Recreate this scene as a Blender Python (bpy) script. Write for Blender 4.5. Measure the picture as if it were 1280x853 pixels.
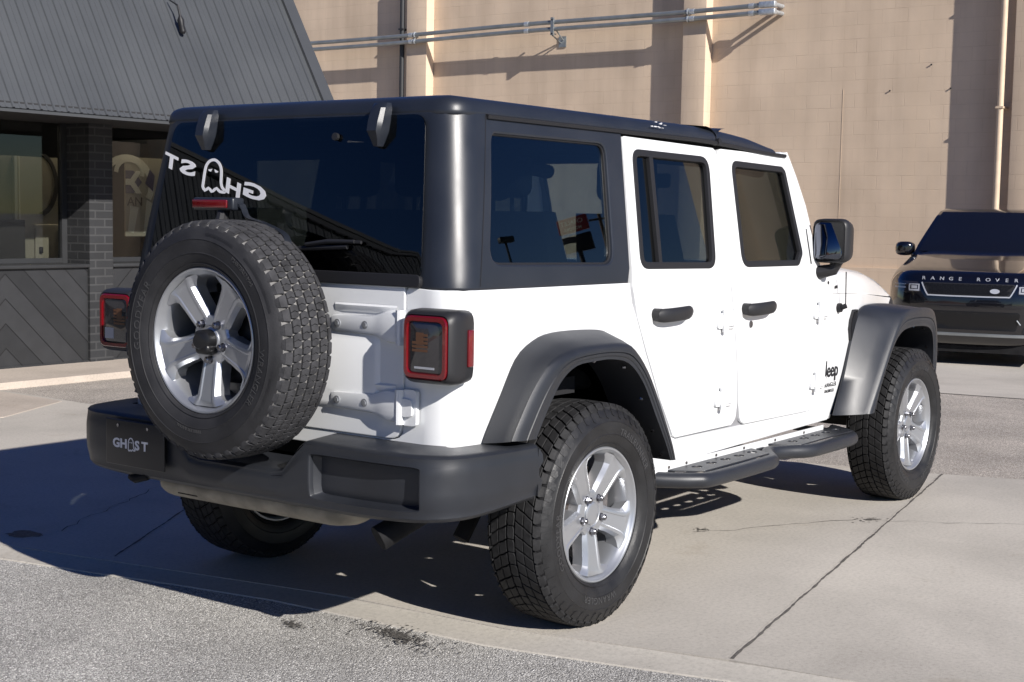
import bpy, bmesh, math, random
from mathutils import Vector, Matrix
R_ = math.radians
PI = math.pi
random.seed(7)
S = bpy.context.scene
for o in list(bpy.data.objects): bpy.data.objects.remove(o)

# ------------------------------------------------------------------ camera
cam_d = bpy.data.cameras.new('camera'); cam = bpy.data.objects.new('camera', cam_d)
S.collection.objects.link(cam); S.camera = cam
yaw, pitch, roll = 0.6311, -0.0858, 0.0176
fwd = Vector((math.cos(yaw)*math.cos(pitch), math.sin(yaw)*math.cos(pitch), math.sin(pitch)))
rt0 = Vector((math.sin(yaw), -math.cos(yaw), 0)); up0 = rt0.cross(fwd)
rt = rt0*math.cos(roll)+up0*math.sin(roll); up = up0*math.cos(roll)-rt0*math.sin(roll)
M = Matrix((rt, up, -fwd)).transposed().to_4x4()
M.translation = (-4.1999, -3.5585, 1.4267)
cam.matrix_world = M
cam_d.sensor_width = 36; cam_d.lens = 1791.9/1280*36
cam_d.clip_start = .05; cam_d.clip_end = 2000

# ------------------------------------------------------------------ light
SUN = Vector((-.55, -1.76, 1.0)).normalized()
el = math.asin(SUN.z); az = math.atan2(SUN.x, SUN.y)
W = bpy.data.worlds.new('World'); S.world = W; W.use_nodes = True
nt = W.node_tree; nt.nodes.clear()
sky = nt.nodes.new('ShaderNodeTexSky'); sky.sky_type = 'NISHITA'; sky.sun_disc = False
sky.sun_elevation = el; sky.sun_rotation = az; sky.altitude = 1300; sky.air_density = 1.0; sky.dust_density = .15; sky.ozone_density = 2.2
bg = nt.nodes.new('ShaderNodeBackground'); bg.inputs[1].default_value = .056
wo = nt.nodes.new('ShaderNodeOutputWorld')
hs = nt.nodes.new('ShaderNodeHueSaturation'); hs.inputs['Saturation'].default_value = 1.35; hs.inputs['Hue'].default_value = .522
nt.links.new(sky.outputs[0], hs.inputs['Color']); nt.links.new(hs.outputs[0], bg.inputs[0]); nt.links.new(bg.outputs[0], wo.inputs[0])
sl = bpy.data.lights.new('sun', 'SUN'); sl.energy = 5.0; sl.angle = R_(.53); sl.color = (1, .955, .90)
so = bpy.data.objects.new('sun', sl); S.collection.objects.link(so)
so.rotation_euler = SUN.to_track_quat('Z', 'Y').to_euler(); so.location = (0, -10, 20)
S.view_settings.view_transform = 'Standard'; S.view_settings.look = 'None'
S.view_settings.exposure = .46; S.view_settings.gamma = 1; S.view_settings.use_curve_mapping = False

# ------------------------------------------------------------------ materials
def mat(name, col=(.5,.5,.5), rough=.5, metal=0, spec=.5, coat=0, coat_r=.03, bump=None, var=None, emit=None):
    """bump=(scale,strength,dist)  var=(scale,amount[,detail])"""
    m = bpy.data.materials.new(name); m.use_nodes = True
    n = m.node_tree.nodes; l = m.node_tree.links; b = n['Principled BSDF']
    b.inputs['Base Color'].default_value = (*col, 1); b.inputs['Roughness'].default_value = rough
    b.inputs['Metallic'].default_value = metal; b.inputs['Specular IOR Level'].default_value = spec
    b.inputs['Coat Weight'].default_value = coat; b.inputs['Coat Roughness'].default_value = coat_r
    tc = n.new('ShaderNodeTexCoord')
    if bump:
        t = n.new('ShaderNodeTexNoise'); t.inputs['Scale'].default_value = bump[0]; t.inputs['Detail'].default_value = 4
        l.new(tc.outputs['Object'], t.inputs['Vector'])
        bp = n.new('ShaderNodeBump'); bp.inputs['Strength'].default_value = bump[1]; bp.inputs['Distance'].default_value = bump[2]
        l.new(t.outputs[0], bp.inputs['Height']); l.new(bp.outputs[0], b.inputs['Normal'])
    if var:
        t = n.new('ShaderNodeTexNoise'); t.inputs['Scale'].default_value = var[0]; t.inputs['Detail'].default_value = 5
        l.new(tc.outputs['Object'], t.inputs['Vector'])
        r = n.new('ShaderNodeMapRange'); r.inputs[1].default_value = .3; r.inputs[2].default_value = .7
        r.inputs[3].default_value = 1-var[1]; r.inputs[4].default_value = 1+var[1]
        l.new(t.outputs[0], r.inputs[0])
        mx = n.new('ShaderNodeVectorMath'); mx.operation = 'SCALE'; mx.inputs[0].default_value = col
        l.new(r.outputs[0], mx.inputs['Scale']); l.new(mx.outputs[0], b.inputs['Base Color'])
        if len(var) > 2:
            rr = n.new('ShaderNodeMapRange'); rr.inputs[1].default_value = .3; rr.inputs[2].default_value = .7
            rr.inputs[3].default_value = rough-var[2]; rr.inputs[4].default_value = rough+var[2]
            l.new(t.outputs[0], rr.inputs[0]); l.new(rr.outputs[0], b.inputs['Roughness'])
    if emit:
        b.inputs['Emission Color'].default_value = (*emit[0], 1); b.inputs['Emission Strength'].default_value = emit[1]
    return m

def glass(name, tint, ior=1.6):
    m = bpy.data.materials.new(name); m.use_nodes = True
    n = m.node_tree.nodes; l = m.node_tree.links; n.clear()
    o = n.new('ShaderNodeOutputMaterial'); t = n.new('ShaderNodeBsdfTransparent'); t.inputs[0].default_value = (*tint, 1)
    g = n.new('ShaderNodeBsdfGlossy'); g.inputs['Roughness'].default_value = .0
    f = n.new('ShaderNodeFresnel')
    ge = n.new('ShaderNodeNewGeometry'); mr = n.new('ShaderNodeMapRange')       # same reflectance entering and leaving the pane
    mr.inputs[3].default_value = ior; mr.inputs[4].default_value = 1/ior; l.new(ge.outputs['Backfacing'], mr.inputs[0]); l.new(mr.outputs[0], f.inputs['IOR'])
    x = n.new('ShaderNodeMixShader')
    l.new(f.outputs[0], x.inputs[0]); l.new(t.outputs[0], x.inputs[1]); l.new(g.outputs[0], x.inputs[2]); l.new(x.outputs[0], o.inputs[0])
    return m

def nodes_of(m): return m.node_tree.nodes, m.node_tree.links, m.node_tree.nodes['Principled BSDF']
def add(n, t, **kw):
    x = n.new(t)
    for k, v in kw.items(): setattr(x, k, v)
    return x
def ramp(n, stops):
    r = n.new('ShaderNodeValToRGB'); e = r.color_ramp.elements
    while len(e) < len(stops): e.new(.5)
    for i, (p, c) in enumerate(stops):
        e[i].position = p; e[i].color = (*c, 1) if len(c) == 3 else c
    return r

MAT = {}
MAT['jamb'] = mat('shaded_jamb_grey', (.22,.22,.23), .6)
MAT['paint'] = mat('white_paint', (.72,.73,.735), .28, coat=.8, coat_r=.04, var=(3,.015))
MAT['hardtop'] = mat('textured_hardtop', (.015,.018,.025), .37, spec=.55, bump=(900,.12,.002), var=(6,.12,.05))
MAT['plastic'] = mat('grey_plastic', (.019,.021,.026), .40, spec=.5, bump=(700,.15,.002), var=(5,.15,.06))
MAT['blackp'] = mat('black_plastic', (.018,.018,.020), .45, spec=.4, bump=(500,.1,.002))
MAT['trim'] = mat('rubber_trim', (.014,.014,.016), .5, spec=.35)
MAT['dark'] = mat('dark_underside', (.012,.012,.013), .8, spec=.2, var=(8,.4))
MAT['liner'] = mat('wheel_liner', (.004,.004,.004), 1.0, spec=0)
MAT['alloy'] = mat('silver_alloy', (.44,.455,.48), .36, metal=.75, coat=.5, coat_r=.12)
MAT['steel'] = mat('brake_steel', (.22,.20,.19), .45, metal=.8, var=(30,.3))
MAT['chrome'] = mat('chrome', (.60,.61,.63), .38, metal=.55)
MAT['nut'] = mat('dark_chrome', (.25,.25,.27), .22, metal=1)
MAT['tyre'] = mat('tyre_rubber', (.012,.012,.013), .5, spec=.45, bump=(160,.25,.003), var=(14,.3,.12))
MAT['tread'] = mat('tread_blocks', (.017,.017,.018), .68, spec=.3, bump=(120,.3,.003), var=(30,.4))
MAT['groove'] = mat('tread_grooves', (.011,.011,.012), .9, spec=.1)
MAT['tyre_s'] = mat('dry_tyre_rubber', (.022,.022,.024), .62, spec=.3, bump=(160,.25,.003), var=(10,.3,.1))
MAT['tread_s'] = mat('worn_tread_blocks', (.040,.040,.043), .85, spec=.2, bump=(140,.5,.003), var=(22,.35))
MAT['groove_s'] = mat('dusty_grooves', (.17,.165,.16), .95, spec=.1, var=(40,.5))
MAT['letter_t'] = mat('raised_tyre_letters', (.045,.045,.047), .45, spec=.4)
MAT['red'] = mat('red_lens', (.13,.003,.006), .14, spec=.5, coat=1)
MAT['smoke'] = mat('smoked_lens', (.022,.020,.022), .10, spec=.6, coat=1)
MAT['amber'] = mat('amber_lens', (.085,.04,.022), .25, spec=.5)
MAT['clear'] = mat('frosted_lens', (.32,.33,.36), .2, spec=.6, coat=.6)
MAT['glass'] = glass('dark_privacy_glass', (.46,.52,.53), 1.75)
MAT['glassd'] = glass('rear_door_glass', (.31,.35,.37), 1.7)
MAT['glassr'] = glass('dark_rear_glass', (.30,.33,.35))
MAT['glassf'] = glass('front_door_glass', (.27,.30,.30), 1.45)
MAT['wind'] = glass('windshield_glass', (.86,.9,.88))
MAT['shopglass'] = glass('shop_glass', (.66,.68,.68), 1.52)
MAT['mirror'] = mat('mirror_silver', (.16,.17,.20), .02, metal=1)
MAT['white'] = mat('white_vinyl', (.62,.62,.64), .5)
MAT['plate'] = mat('black_plate', (.012,.012,.014), .35)
MAT['seat'] = mat('black_cloth_seat', (.02,.02,.022), .9, spec=.2, bump=(200,.3,.003))
MAT['exhaust'] = mat('dusty_exhaust_metal', (.26,.24,.20), .6, metal=.35, var=(12,.3))
MAT['blackcar'] = mat('black_car_paint', (.004,.004,.006), .15, spec=.5, coat=1, coat_r=.01)
MAT['gloss'] = mat('gloss_black', (.006,.006,.007), .12, spec=.5, coat=.7)
MAT['mesh'] = mat('black_grille', (.01,.01,.011), .35, metal=.3)
MAT['galv'] = mat('galvanised_pipe', (.27,.29,.30), .42, metal=.6, var=(4,.15))
MAT['galvl'] = mat('galvanised_fitting', (.50,.53,.56), .35, metal=.6, var=(20,.2))
MAT['roofm'] = mat('grey_roof_metal', (.060,.064,.069), .45, spec=.5, var=(1.3,.07,.06))
MAT['flash'] = mat('grey_flashing', (.055,.058,.062), .45, spec=.5, var=(3,.08))
MAT['darkp'] = mat('charcoal_paint', (.022,.023,.025), .55, var=(4,.12))
MAT['soffit'] = mat('dark_soffit', (.02,.02,.022), .7)
MAT['intw'] = mat('interior_wall', (.10,.085,.065), .8)
MAT['intd'] = mat('interior_dark', (.03,.026,.022), .8)
MAT['beige'] = mat('beige_panel', (.34,.30,.22), .6, var=(2,.08))
MAT['cream'] = mat('cream_board', (.62,.58,.46), .6)
MAT['purple'] = mat('purple_ink', (.055,.05,.10), .6)
MAT['lampglow'] = mat('ceiling_lamp_glow', (.9,.85,.7), .5, emit=((1,.82,.55), 5))
MAT['tanp'] = mat('tan_pipe_paint', (.60,.47,.34), .5, var=(6,.08))
MAT['wood'] = mat('weathered_wood', (.12,.08,.05), .8)
MAT['signred'] = mat('sign_red', (.30,.03,.03), .5)
MAT['hill'] = mat('red_earth', (.22,.10,.055), .9, var=(.02,.3))

def facade_panel():
    m = mat('chevron_boards', (.05,.052,.056), .5); n, l, b = nodes_of(m)
    tc = add(n, 'ShaderNodeTexCoord'); sp = add(n, 'ShaderNodeSeparateXYZ'); l.new(tc.outputs['Object'], sp.inputs[0])
    # V pattern, apex every 1.6 m
    def mth(op, a, bb=None, c=None):
        x = add(n, 'ShaderNodeMath', operation=op)
        for i, v in enumerate((a, bb, c)):
            if v is None: continue
            if isinstance(v, (int, float)): x.inputs[i].default_value = v
            else: l.new(v, x.inputs[i])
        return x.outputs[0]
    pp = mth('PINGPONG', mth('ADD', sp.outputs[0], 98.0), 1.1)
    d = mth('ADD', sp.outputs[2], pp)
    fr = mth('FRACT', mth('DIVIDE', d, .215))
    groove = mth('LESS_THAN', fr, .055)
    rnd = add(n, 'ShaderNodeTexWhiteNoise', noise_dimensions='1D'); l.new(mth('FLOOR', mth('DIVIDE', d, .215)), rnd.inputs['W'])
    r = ramp(n, [(0, (.022,.023,.025)), (1, (.036,.037,.040))]); l.new(rnd.outputs[0], r.inputs[0])
    mx = add(n, 'ShaderNodeMix', data_type='RGBA'); l.new(groove, mx.inputs[0]); l.new(r.outputs[0], mx.inputs[6]); mx.inputs[7].default_value = (.008,.008,.009,1)
    ns = add(n, 'ShaderNodeTexNoise'); ns.inputs['Scale'].default_value = 7; ns.inputs['Detail'].default_value = 6; l.new(tc.outputs['Object'], ns.inputs['Vector'])
    mx2 = add(n, 'ShaderNodeMix', data_type='RGBA', blend_type='MULTIPLY'); mx2.inputs[0].default_value = .5
    l.new(mx.outputs[2], mx2.inputs[6]); l.new(ns.outputs[0], mx2.inputs[7]); l.new(mx2.outputs[2], b.inputs['Base Color'])
    bp = add(n, 'ShaderNodeBump', invert=True); bp.inputs['Distance'].default_value = .012; l.new(groove, bp.inputs['Height']); l.new(bp.outputs[0], b.inputs['Normal'])
    return m
MAT['chevron'] = facade_panel()

def bricks(name, c1, c2, mortar, bw, bh, ms, axes='xz', bump=.004, rough=.75, offs=.5, mort_noise=True, jitter=.25):
    m = mat(name, c1, rough, spec=.3); n, l, b = nodes_of(m)
    tc = add(n, 'ShaderNodeTexCoord'); sp = add(n, 'ShaderNodeSeparateXYZ'); l.new(tc.outputs['Object'], sp.inputs[0])
    cb = add(n, 'ShaderNodeCombineXYZ')
    ad = add(n, 'ShaderNodeMath', operation='ADD'); l.new(sp.outputs[0], ad.inputs[0]); l.new(sp.outputs[1], ad.inputs[1])
    l.new(ad.outputs[0], cb.inputs[0]); l.new(sp.outputs[2], cb.inputs[1])
    bt = add(n, 'ShaderNodeTexBrick'); bt.offset = offs; bt.inputs['Scale'].default_value = 1
    bt.inputs['Brick Width'].default_value = bw; bt.inputs['Row Height'].default_value = bh; bt.inputs['Mortar Size'].default_value = ms
    bt.inputs['Mortar Smooth'].default_value = .3; bt.inputs['Bias'].default_value = 0
    bt.inputs['Color1'].default_value = (*c1,1); bt.inputs['Color2'].default_value = (*c2,1); bt.inputs['Mortar'].default_value = (*mortar,1)
    l.new(cb.outputs[0], bt.inputs['Vector'])
    n1 = add(n, 'ShaderNodeTexNoise'); n1.inputs['Scale'].default_value = 1.1; n1.inputs['Detail'].default_value = 6; l.new(tc.outputs['Object'], n1.inputs['Vector'])
    r1 = ramp(n, [(.3, (1-jitter,)*3), (.7, (1+jitter*.4,)*3)]); l.new(n1.outputs[0], r1.inputs[0])
    mx = add(n, 'ShaderNodeMix', data_type='RGBA', blend_type='MULTIPLY'); mx.inputs[0].default_value = 1
    l.new(bt.outputs[0], mx.inputs[6]); l.new(r1.outputs[0], mx.inputs[7])
    mps = add(n, 'ShaderNodeMapping'); mps.inputs['Scale'].default_value = (1.6, 1.6, .14); l.new(tc.outputs['Object'], mps.inputs['Vector'])
    n5 = add(n, 'ShaderNodeTexNoise'); n5.inputs['Scale'].default_value = 1.5; n5.inputs['Detail'].default_value = 7; l.new(mps.outputs[0], n5.inputs['Vector'])
    r5 = ramp(n, [(.33, (.87,.86,.85)), (.55, (1,)*3), (.75, (1.05,1.04,1.02))]); l.new(n5.outputs[0], r5.inputs[0])
    mx5 = add(n, 'ShaderNodeMix', data_type='RGBA', blend_type='MULTIPLY'); mx5.inputs[0].default_value = 1
    l.new(mx.outputs[2], mx5.inputs[6]); l.new(r5.outputs[0], mx5.inputs[7])
    l.new(mx5.outputs[2], b.inputs['Base Color'])
    # joints are filled with paint in places: fade the joint bump with noise
    n2 = add(n, 'ShaderNodeTexNoise'); n2.inputs['Scale'].default_value = 2.6; n2.inputs['Detail'].default_value = 4; l.new(tc.outputs['Object'], n2.inputs['Vector'])
    r2 = ramp(n, [(.47, (.07,)*3), (.66, (1,)*3)]); l.new(n2.outputs[0], r2.inputs[0])
    ml = add(n, 'ShaderNodeMath', operation='MULTIPLY'); l.new(bt.outputs['Fac'], ml.inputs[0]); l.new(r2.outputs[0], ml.inputs[1])
    n3 = add(n, 'ShaderNodeTexNoise'); n3.inputs['Scale'].default_value = 45; n3.inputs['Detail'].default_value = 3; l.new(tc.outputs['Object'], n3.inputs['Vector'])
    ma = add(n, 'ShaderNodeMath', operation='MULTIPLY_ADD'); l.new(n3.outputs[0], ma.inputs[0]); ma.inputs[1].default_value = -.35; l.new(ml.outputs[0], ma.inputs[2])
    bp = add(n, 'ShaderNodeBump', invert=True); bp.inputs['Distance'].default_value = bump; bp.inputs['Strength'].default_value = .8
    l.new(ma.outputs[0], bp.inputs['Height']); l.new(bp.outputs[0], b.inputs['Normal'])
    return m
MAT['block'] = bricks('painted_block', (.635,.50,.372), (.62,.487,.362), (.59,.46,.34), .42, .22, .006, bump=.0035, jitter=.12)
MAT['brick'] = bricks('charcoal_brick', (.026,.027,.029), (.034,.035,.038), (.055,.056,.058), .21, .075, .009, bump=.006, jitter=.3)

def concrete(name, base, seed, warm=0):
    m = mat(name, base, .85, spec=.25); n, l, b = nodes_of(m)
    tc = add(n, 'ShaderNodeTexCoord')
    mp = add(n, 'ShaderNodeMapping'); mp.inputs['Location'].default_value = (seed, seed*2, 0); l.new(tc.outputs['Object'], mp.inputs['Vector'])
    def noise(s, d=6, r=.6, dist=0):
        t = add(n, 'ShaderNodeTexNoise'); t.inputs['Scale'].default_value = s; t.inputs['Detail'].default_value = d
        t.inputs['Roughness'].default_value = r; t.inputs['Distortion'].default_value = dist; l.new(mp.outputs[0], t.inputs['Vector']); return t.outputs[0]
    big = ramp(n, [(.3, tuple(c*.80 for c in base)), (.52, base), (.75, tuple(min(1, c*1.12) for c in base))]); l.new(noise(.8, 7, .62, .3), big.inputs[0])
    fine = ramp(n, [(.32, (.80,)*3), (.5, (1,)*3), (.72, (1.10,)*3)]); l.new(noise(60, 6, .75), fine.inputs[0])
    mx = add(n, 'ShaderNodeMix', data_type='RGBA', blend_type='MULTIPLY'); mx.inputs[0].default_value = 1
    l.new(big.outputs[0], mx.inputs[6]); l.new(fine.outputs[0], mx.inputs[7])
    # stains
    st = ramp(n, [(.60, (1,)*3), (.78, (.72,.66,.58))]); l.new(noise(1.7, 8, .7, .6), st.inputs[0])
    mx2 = add(n, 'ShaderNodeMix', data_type='RGBA', blend_type='MULTIPLY'); mx2.inputs[0].default_value = .8
    l.new(mx.outputs[2], mx2.inputs[6]); l.new(st.outputs[0], mx2.inputs[7])
    # small dark pits
    v = add(n, 'ShaderNodeTexVoronoi'); v.inputs['Scale'].default_value = 9; v.inputs['Randomness'].default_value = 1; l.new(mp.outputs[0], v.inputs['Vector'])
    pr = ramp(n, [(.02, (.45,)*3), (.05, (1,)*3)]); l.new(v.outputs['Distance'], pr.inputs[0])
    mx3 = add(n, 'ShaderNodeMix', data_type='RGBA', blend_type='MULTIPLY'); mx3.inputs[0].default_value = .6
    l.new(mx2.outputs[2], mx3.inputs[6]); l.new(pr.outputs[0], mx3.inputs[7]); l.new(mx3.outputs[2], b.inputs['Base Color'])
    bp = add(n, 'ShaderNodeBump'); bp.inputs['Distance'].default_value = .004; bp.inputs['Strength'].default_value = .5
    l.new(noise(90, 5, .8), bp.inputs['Height']); l.new(bp.outputs[0], b.inputs['Normal'])
    return m
MAT['conc'] = concrete('apron_concrete', (.48,.445,.392), 3.1)
MAT['conc2'] = concrete('walk_concrete', (.49,.425,.36), 9.4)
MAT['kerb'] = concrete('gutter_concrete', (.45,.42,.37), 21.7)

def asphalt(name, dark, light, mean):
    m = mat(name, (.2,.2,.19), .9, spec=.25); n, l, b = nodes_of(m)
    tc = add(n, 'ShaderNodeTexCoord')
    v = add(n, 'ShaderNodeTexVoronoi'); v.inputs['Scale'].default_value = 185; l.new(tc.outputs['Object'], v.inputs['Vector'])
    wn = add(n, 'ShaderNodeTexWhiteNoise', noise_dimensions='3D'); l.new(v.outputs['Position'], wn.inputs['Vector'])
    r = ramp(n, [(0, dark), (.28, tuple(x*.75 for x in mean)), (.6, mean), (.88, light), (1, tuple(min(1,x*1.5) for x in light))]); l.new(wn.outputs[0], r.inputs[0])
    ed = ramp(n, [(.3, (1,)*3), (.8, (.7,)*3)]); l.new(v.outputs['Distance'], ed.inputs[0])
    mx = add(n, 'ShaderNodeMix', data_type='RGBA', blend_type='MULTIPLY'); mx.inputs[0].default_value = .9
    l.new(r.outputs[0], mx.inputs[6]); l.new(ed.outputs[0], mx.inputs[7])
    t = add(n, 'ShaderNodeTexNoise'); t.inputs['Scale'].default_value = 1.6; t.inputs['Detail'].default_value = 7; l.new(tc.outputs['Object'], t.inputs['Vector'])
    tr = ramp(n, [(.3, (.80,)*3), (.7, (1.12,)*3)]); l.new(t.outputs[0], tr.inputs[0])
    mx2 = add(n, 'ShaderNodeMix', data_type='RGBA', blend_type='MULTIPLY'); mx2.inputs[0].default_value = 1
    l.new(mx.outputs[2], mx2.inputs[6]); l.new(tr.outputs[0], mx2.inputs[7]); l.new(mx2.outputs[2], b.inputs['Base Color'])
    bp = add(n, 'ShaderNodeBump', invert=True); bp.inputs['Distance'].default_value = .006; bp.inputs['Strength'].default_value = .9
    l.new(v.outputs['Distance'], bp.inputs['Height']); l.new(bp.outputs[0], b.inputs['Normal'])
    return m
MAT['asph'] = asphalt('worn_asphalt', (.27,.258,.24), (.66,.64,.60), (.525,.507,.472))
MAT['asph2'] = asphalt('back_asphalt', (.30,.27,.235), (.64,.58,.51), (.53,.475,.415))

def stain_mat(name, col, seed):
    m = mat(name, col, .6, spec=.4, bump=(100,.6,.005), var=(60,.5)); return m
MAT['oil'] = stain_mat('oil_stain', (.10,.094,.086), 1)
MAT['rust'] = mat('rust_stain', (.345,.29,.225), .9, var=(4,.2))
MAT['joint'] = mat('joint_filler', (.10,.09,.08), .9, var=(30,.4))
MAT['jointl'] = mat('joint_edge', (.52,.48,.42), .9, var=(25,.25))

# ------------------------------------------------------------------ mesh helpers
class MB:
    def __init__(s): s.v = []; s.f = []; s.m = []; s.cur = 0; s.vn = {}
    def vert(s, p): s.v.append(tuple(p)); return len(s.v)-1
    def face(s, ids): s.f.append(tuple(ids)); s.m.append(s.cur)
    def addmesh(s, vs, fs, mi=None):
        k = len(s.v); s.v += [tuple(p) for p in vs]
        for f in fs: s.f.append(tuple(i+k for i in f)); s.m.append(s.cur if mi is None else mi)
    def box(s, a, b, bev=0):
        x0,y0,z0 = (min(a[i],b[i]) for i in range(3)); x1,y1,z1 = (max(a[i],b[i]) for i in range(3))
        if bev <= 0:
            vs = [(x,y,z) for x in (x0,x1) for y in (y0,y1) for z in (z0,z1)]
            s.addmesh(vs, [(0,1,3,2),(4,6,7,5),(0,4,5,1),(2,3,7,6),(0,2,6,4),(1,5,7,3)]); return
        bm = bmesh.new(); bmesh.ops.create_cube(bm, size=1)
        for v in bm.verts: v.co = Vector(((x0+x1)/2+v.co.x*(x1-x0), (y0+y1)/2+v.co.y*(y1-y0), (z0+z1)/2+v.co.z*(z1-z0)))
        bmesh.ops.bevel(bm, geom=bm.edges[:], offset=min(bev, .49*min(x1-x0,y1-y0,z1-z0)), segments=3, affect='EDGES', profile=.5)
        s.bm(bm)
    def bm(s, bm, mtx=None):
        bm.verts.index_update()
        s.addmesh([(mtx @ v.co) if mtx else v.co.copy() for v in bm.verts], [[v.index for v in f.verts] for f in bm.faces]); bm.free()
    def tube(s, pts, r, n=10, caps=True, flat=1.0):
        pts = [Vector(p) for p in pts]; rings = []
        rr = r if isinstance(r, (list, tuple)) else [r]*len(pts)
        prev = None
        for i, p in enumerate(pts):
            t = (pts[min(i+1, len(pts)-1)]-pts[max(i-1, 0)]).normalized()
            if prev is None:
                a = Vector((0,0,1)) if abs(t.z) < .9 else Vector((1,0,0))
                u = (a - t*a.dot(t)).normalized()
            else:
                u = (prev - t*prev.dot(t)).normalized()
            prev = u; w = t.cross(u)
            rings.append([s.vert(p+u*math.cos(k*2*PI/n)*rr[i]*flat+w*math.sin(k*2*PI/n)*rr[i]) for k in range(n)])
        for a, b in zip(rings, rings[1:]):
            for k in range(n): s.face((a[k], a[(k+1)%n], b[(k+1)%n], b[k]))
        if caps: s.face(rings[0][::-1]); s.face(rings[-1])
    def cyl(s, p, axis, r, h, n=20, r2=None):
        p = Vector(p); s.tube([p, p+Vector(axis).normalized()*h], [r, r if r2 is None else r2], n)
    def loft(s, rows, close=False, capa=False, capb=False):
        ids = [[s.vert(p) for p in r] for r in rows]
        for a, b in zip(ids, ids[1:]):
            m = len(a)
            for k in range(m if close else m-1): s.face((a[k], a[(k+1)%m], b[(k+1)%m], b[k]))
        if capa: s.face(ids[0][::-1])
        if capb: s.face(ids[-1])
        return ids
    def revolve(s, prof, n=64, mtx=None):
        rows = []
        for k in range(n):
            a = 2*PI*k/n
            rows.append([Vector((r*math.cos(a), r*math.sin(a), z)) for r, z in prof])
        ids = [[s.vert((mtx @ p) if mtx else p) for p in r] for r in rows]
        for k in range(n):
            a, b = ids[k], ids[(k+1)%n]
            for j in range(len(prof)-1): s.face((a[j], b[j], b[j+1], a[j+1]))
    def prism(s, poly, h0, h1, fm):
        """poly 2D (ccw), fm(u,v,h)->3D"""
        a = [s.vert(fm(u,v,h0)) for u,v in poly]; b = [s.vert(fm(u,v,h1)) for u,v in poly]; n = len(poly)
        for k in range(n): s.face((a[k], a[(k+1)%n], b[(k+1)%n], b[k]))
        s.face(b); s.face(a[::-1])
    def build(s, name, m, parent=None, smooth=35, recalc=True):
        me = bpy.data.meshes.new(name); me.from_pydata(s.v, [], s.f)
        ms = m if isinstance(m, (list, tuple)) else [m]
        for x in ms: me.materials.append(MAT[x] if isinstance(x, str) else x)
        if len(ms) > 1: me.polygons.foreach_set('material_index', s.m)
        if recalc:
            bm = bmesh.new(); bm.from_mesh(me)
            bmesh.ops.remove_doubles(bm, verts=bm.verts, dist=1e-5)
            bmesh.ops.recalc_face_normals(bm, faces=bm.faces); bm.to_mesh(me); bm.free()
        if smooth:
            me.polygons.foreach_set('use_smooth', [True]*len(me.polygons)); me.set_sharp_from_angle(angle=R_(smooth))
        if s.vn and smooth:
            key = [s.vn.get(tuple(round(c, 5) for c in v.co)) for v in me.vertices]; ln = [(0,0,0)]*len(me.loops)
            for p in me.polygons:
                if all(key[i] is not None for i in p.vertices):
                    for li, vi in zip(p.loop_indices, p.vertices):
                        ln[li] = tuple(key[vi]) if key[vi].dot(p.normal) > 0 else tuple(-key[vi])
            me.normals_split_custom_set(ln)
        me.update()
        o = bpy.data.objects.new(name, me); S.collection.objects.link(o)
        if parent: o.parent = parent
        return o

def tag(o, label=None, cat=None, group=None, kind=None):
    if label: o['label'] = label
    if cat: o['category'] = cat
    if group: o['group'] = group
    if kind: o['kind'] = kind
    return o
def thing(name, label, cat, loc=(0,0,0), rz=0, group=None):
    o = bpy.data.objects.new(name, None); S.collection.objects.link(o); o.location = loc; o.rotation_euler = (0,0,rz)
    o.empty_display_size = .2
    return tag(o, label, cat, group)

def rounded(pts, r, seg=5):
    """round the corners of a 2D polygon; r number or list"""
    out = []; n = len(pts)
    for i, p in enumerate(pts):
        ri = r[i] if isinstance(r, (list, tuple)) else r
        p = Vector(p); a = Vector(pts[i-1])-p; b = Vector(pts[(i+1)%n])-p
        if ri <= 0: out.append(tuple(p)); continue
        la, lb = a.length, b.length; a.normalize(); b.normalize()
        ang = math.acos(max(-1, min(1, a.dot(b))))
        if ang > PI-.02: out.append(tuple(p)); continue
        d = min(ri/math.tan(ang/2), la*.48, lb*.48)
        p0 = p+a*d; p1 = p+b*d
        for k in range(seg+1):
            t = k/seg
            out.append(tuple(p0*(1-t)**2 + p*2*t*(1-t) + p1*t*t))
    return out
def area2(p): return sum(p[i-1][0]*p[i][1]-p[i][0]*p[i-1][1] for i in range(len(p)))/2
def inset2(p, d):
    """offset a ccw polygon inwards by d"""
    n = len(p); out = []
    for i in range(n):
        a = Vector(p[i])-Vector(p[i-1]); b = Vector(p[(i+1)%n])-Vector(p[i])
        na = Vector((-a.y, a.x)).normalized() if a.length > 1e-9 else Vector((0,0)); nb = Vector((-b.y, b.x)).normalized() if b.length > 1e-9 else na
        m = (na+nb); m = m.normalized() if m.length > 1e-6 else na
        c = max(.5, m.dot(na)); out.append(tuple(Vector(p[i])+m*d/c))
    return out
def resample(pts, n):
    pts = [Vector(p) for p in pts]; L = [0]
    for a, b in zip(pts, pts[1:]): L.append(L[-1]+(b-a).length)
    out = []; k = 0
    for i in range(n):
        t = L[-1]*i/(n-1)
        while k < len(L)-2 and L[k+1] < t: k += 1
        u = (t-L[k])/max(1e-9, L[k+1]-L[k]); u = max(0, min(1, u))
        p0 = pts[max(k-1,0)]; p1 = pts[k]; p2 = pts[k+1]; p3 = pts[min(k+2, len(pts)-1)]
        out.append(.5*((2*p1)+(p2-p0)*u+(2*p0-5*p1+4*p2-p3)*u*u+(3*p1-p0-3*p2+p3)*u**3))
    return out

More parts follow.
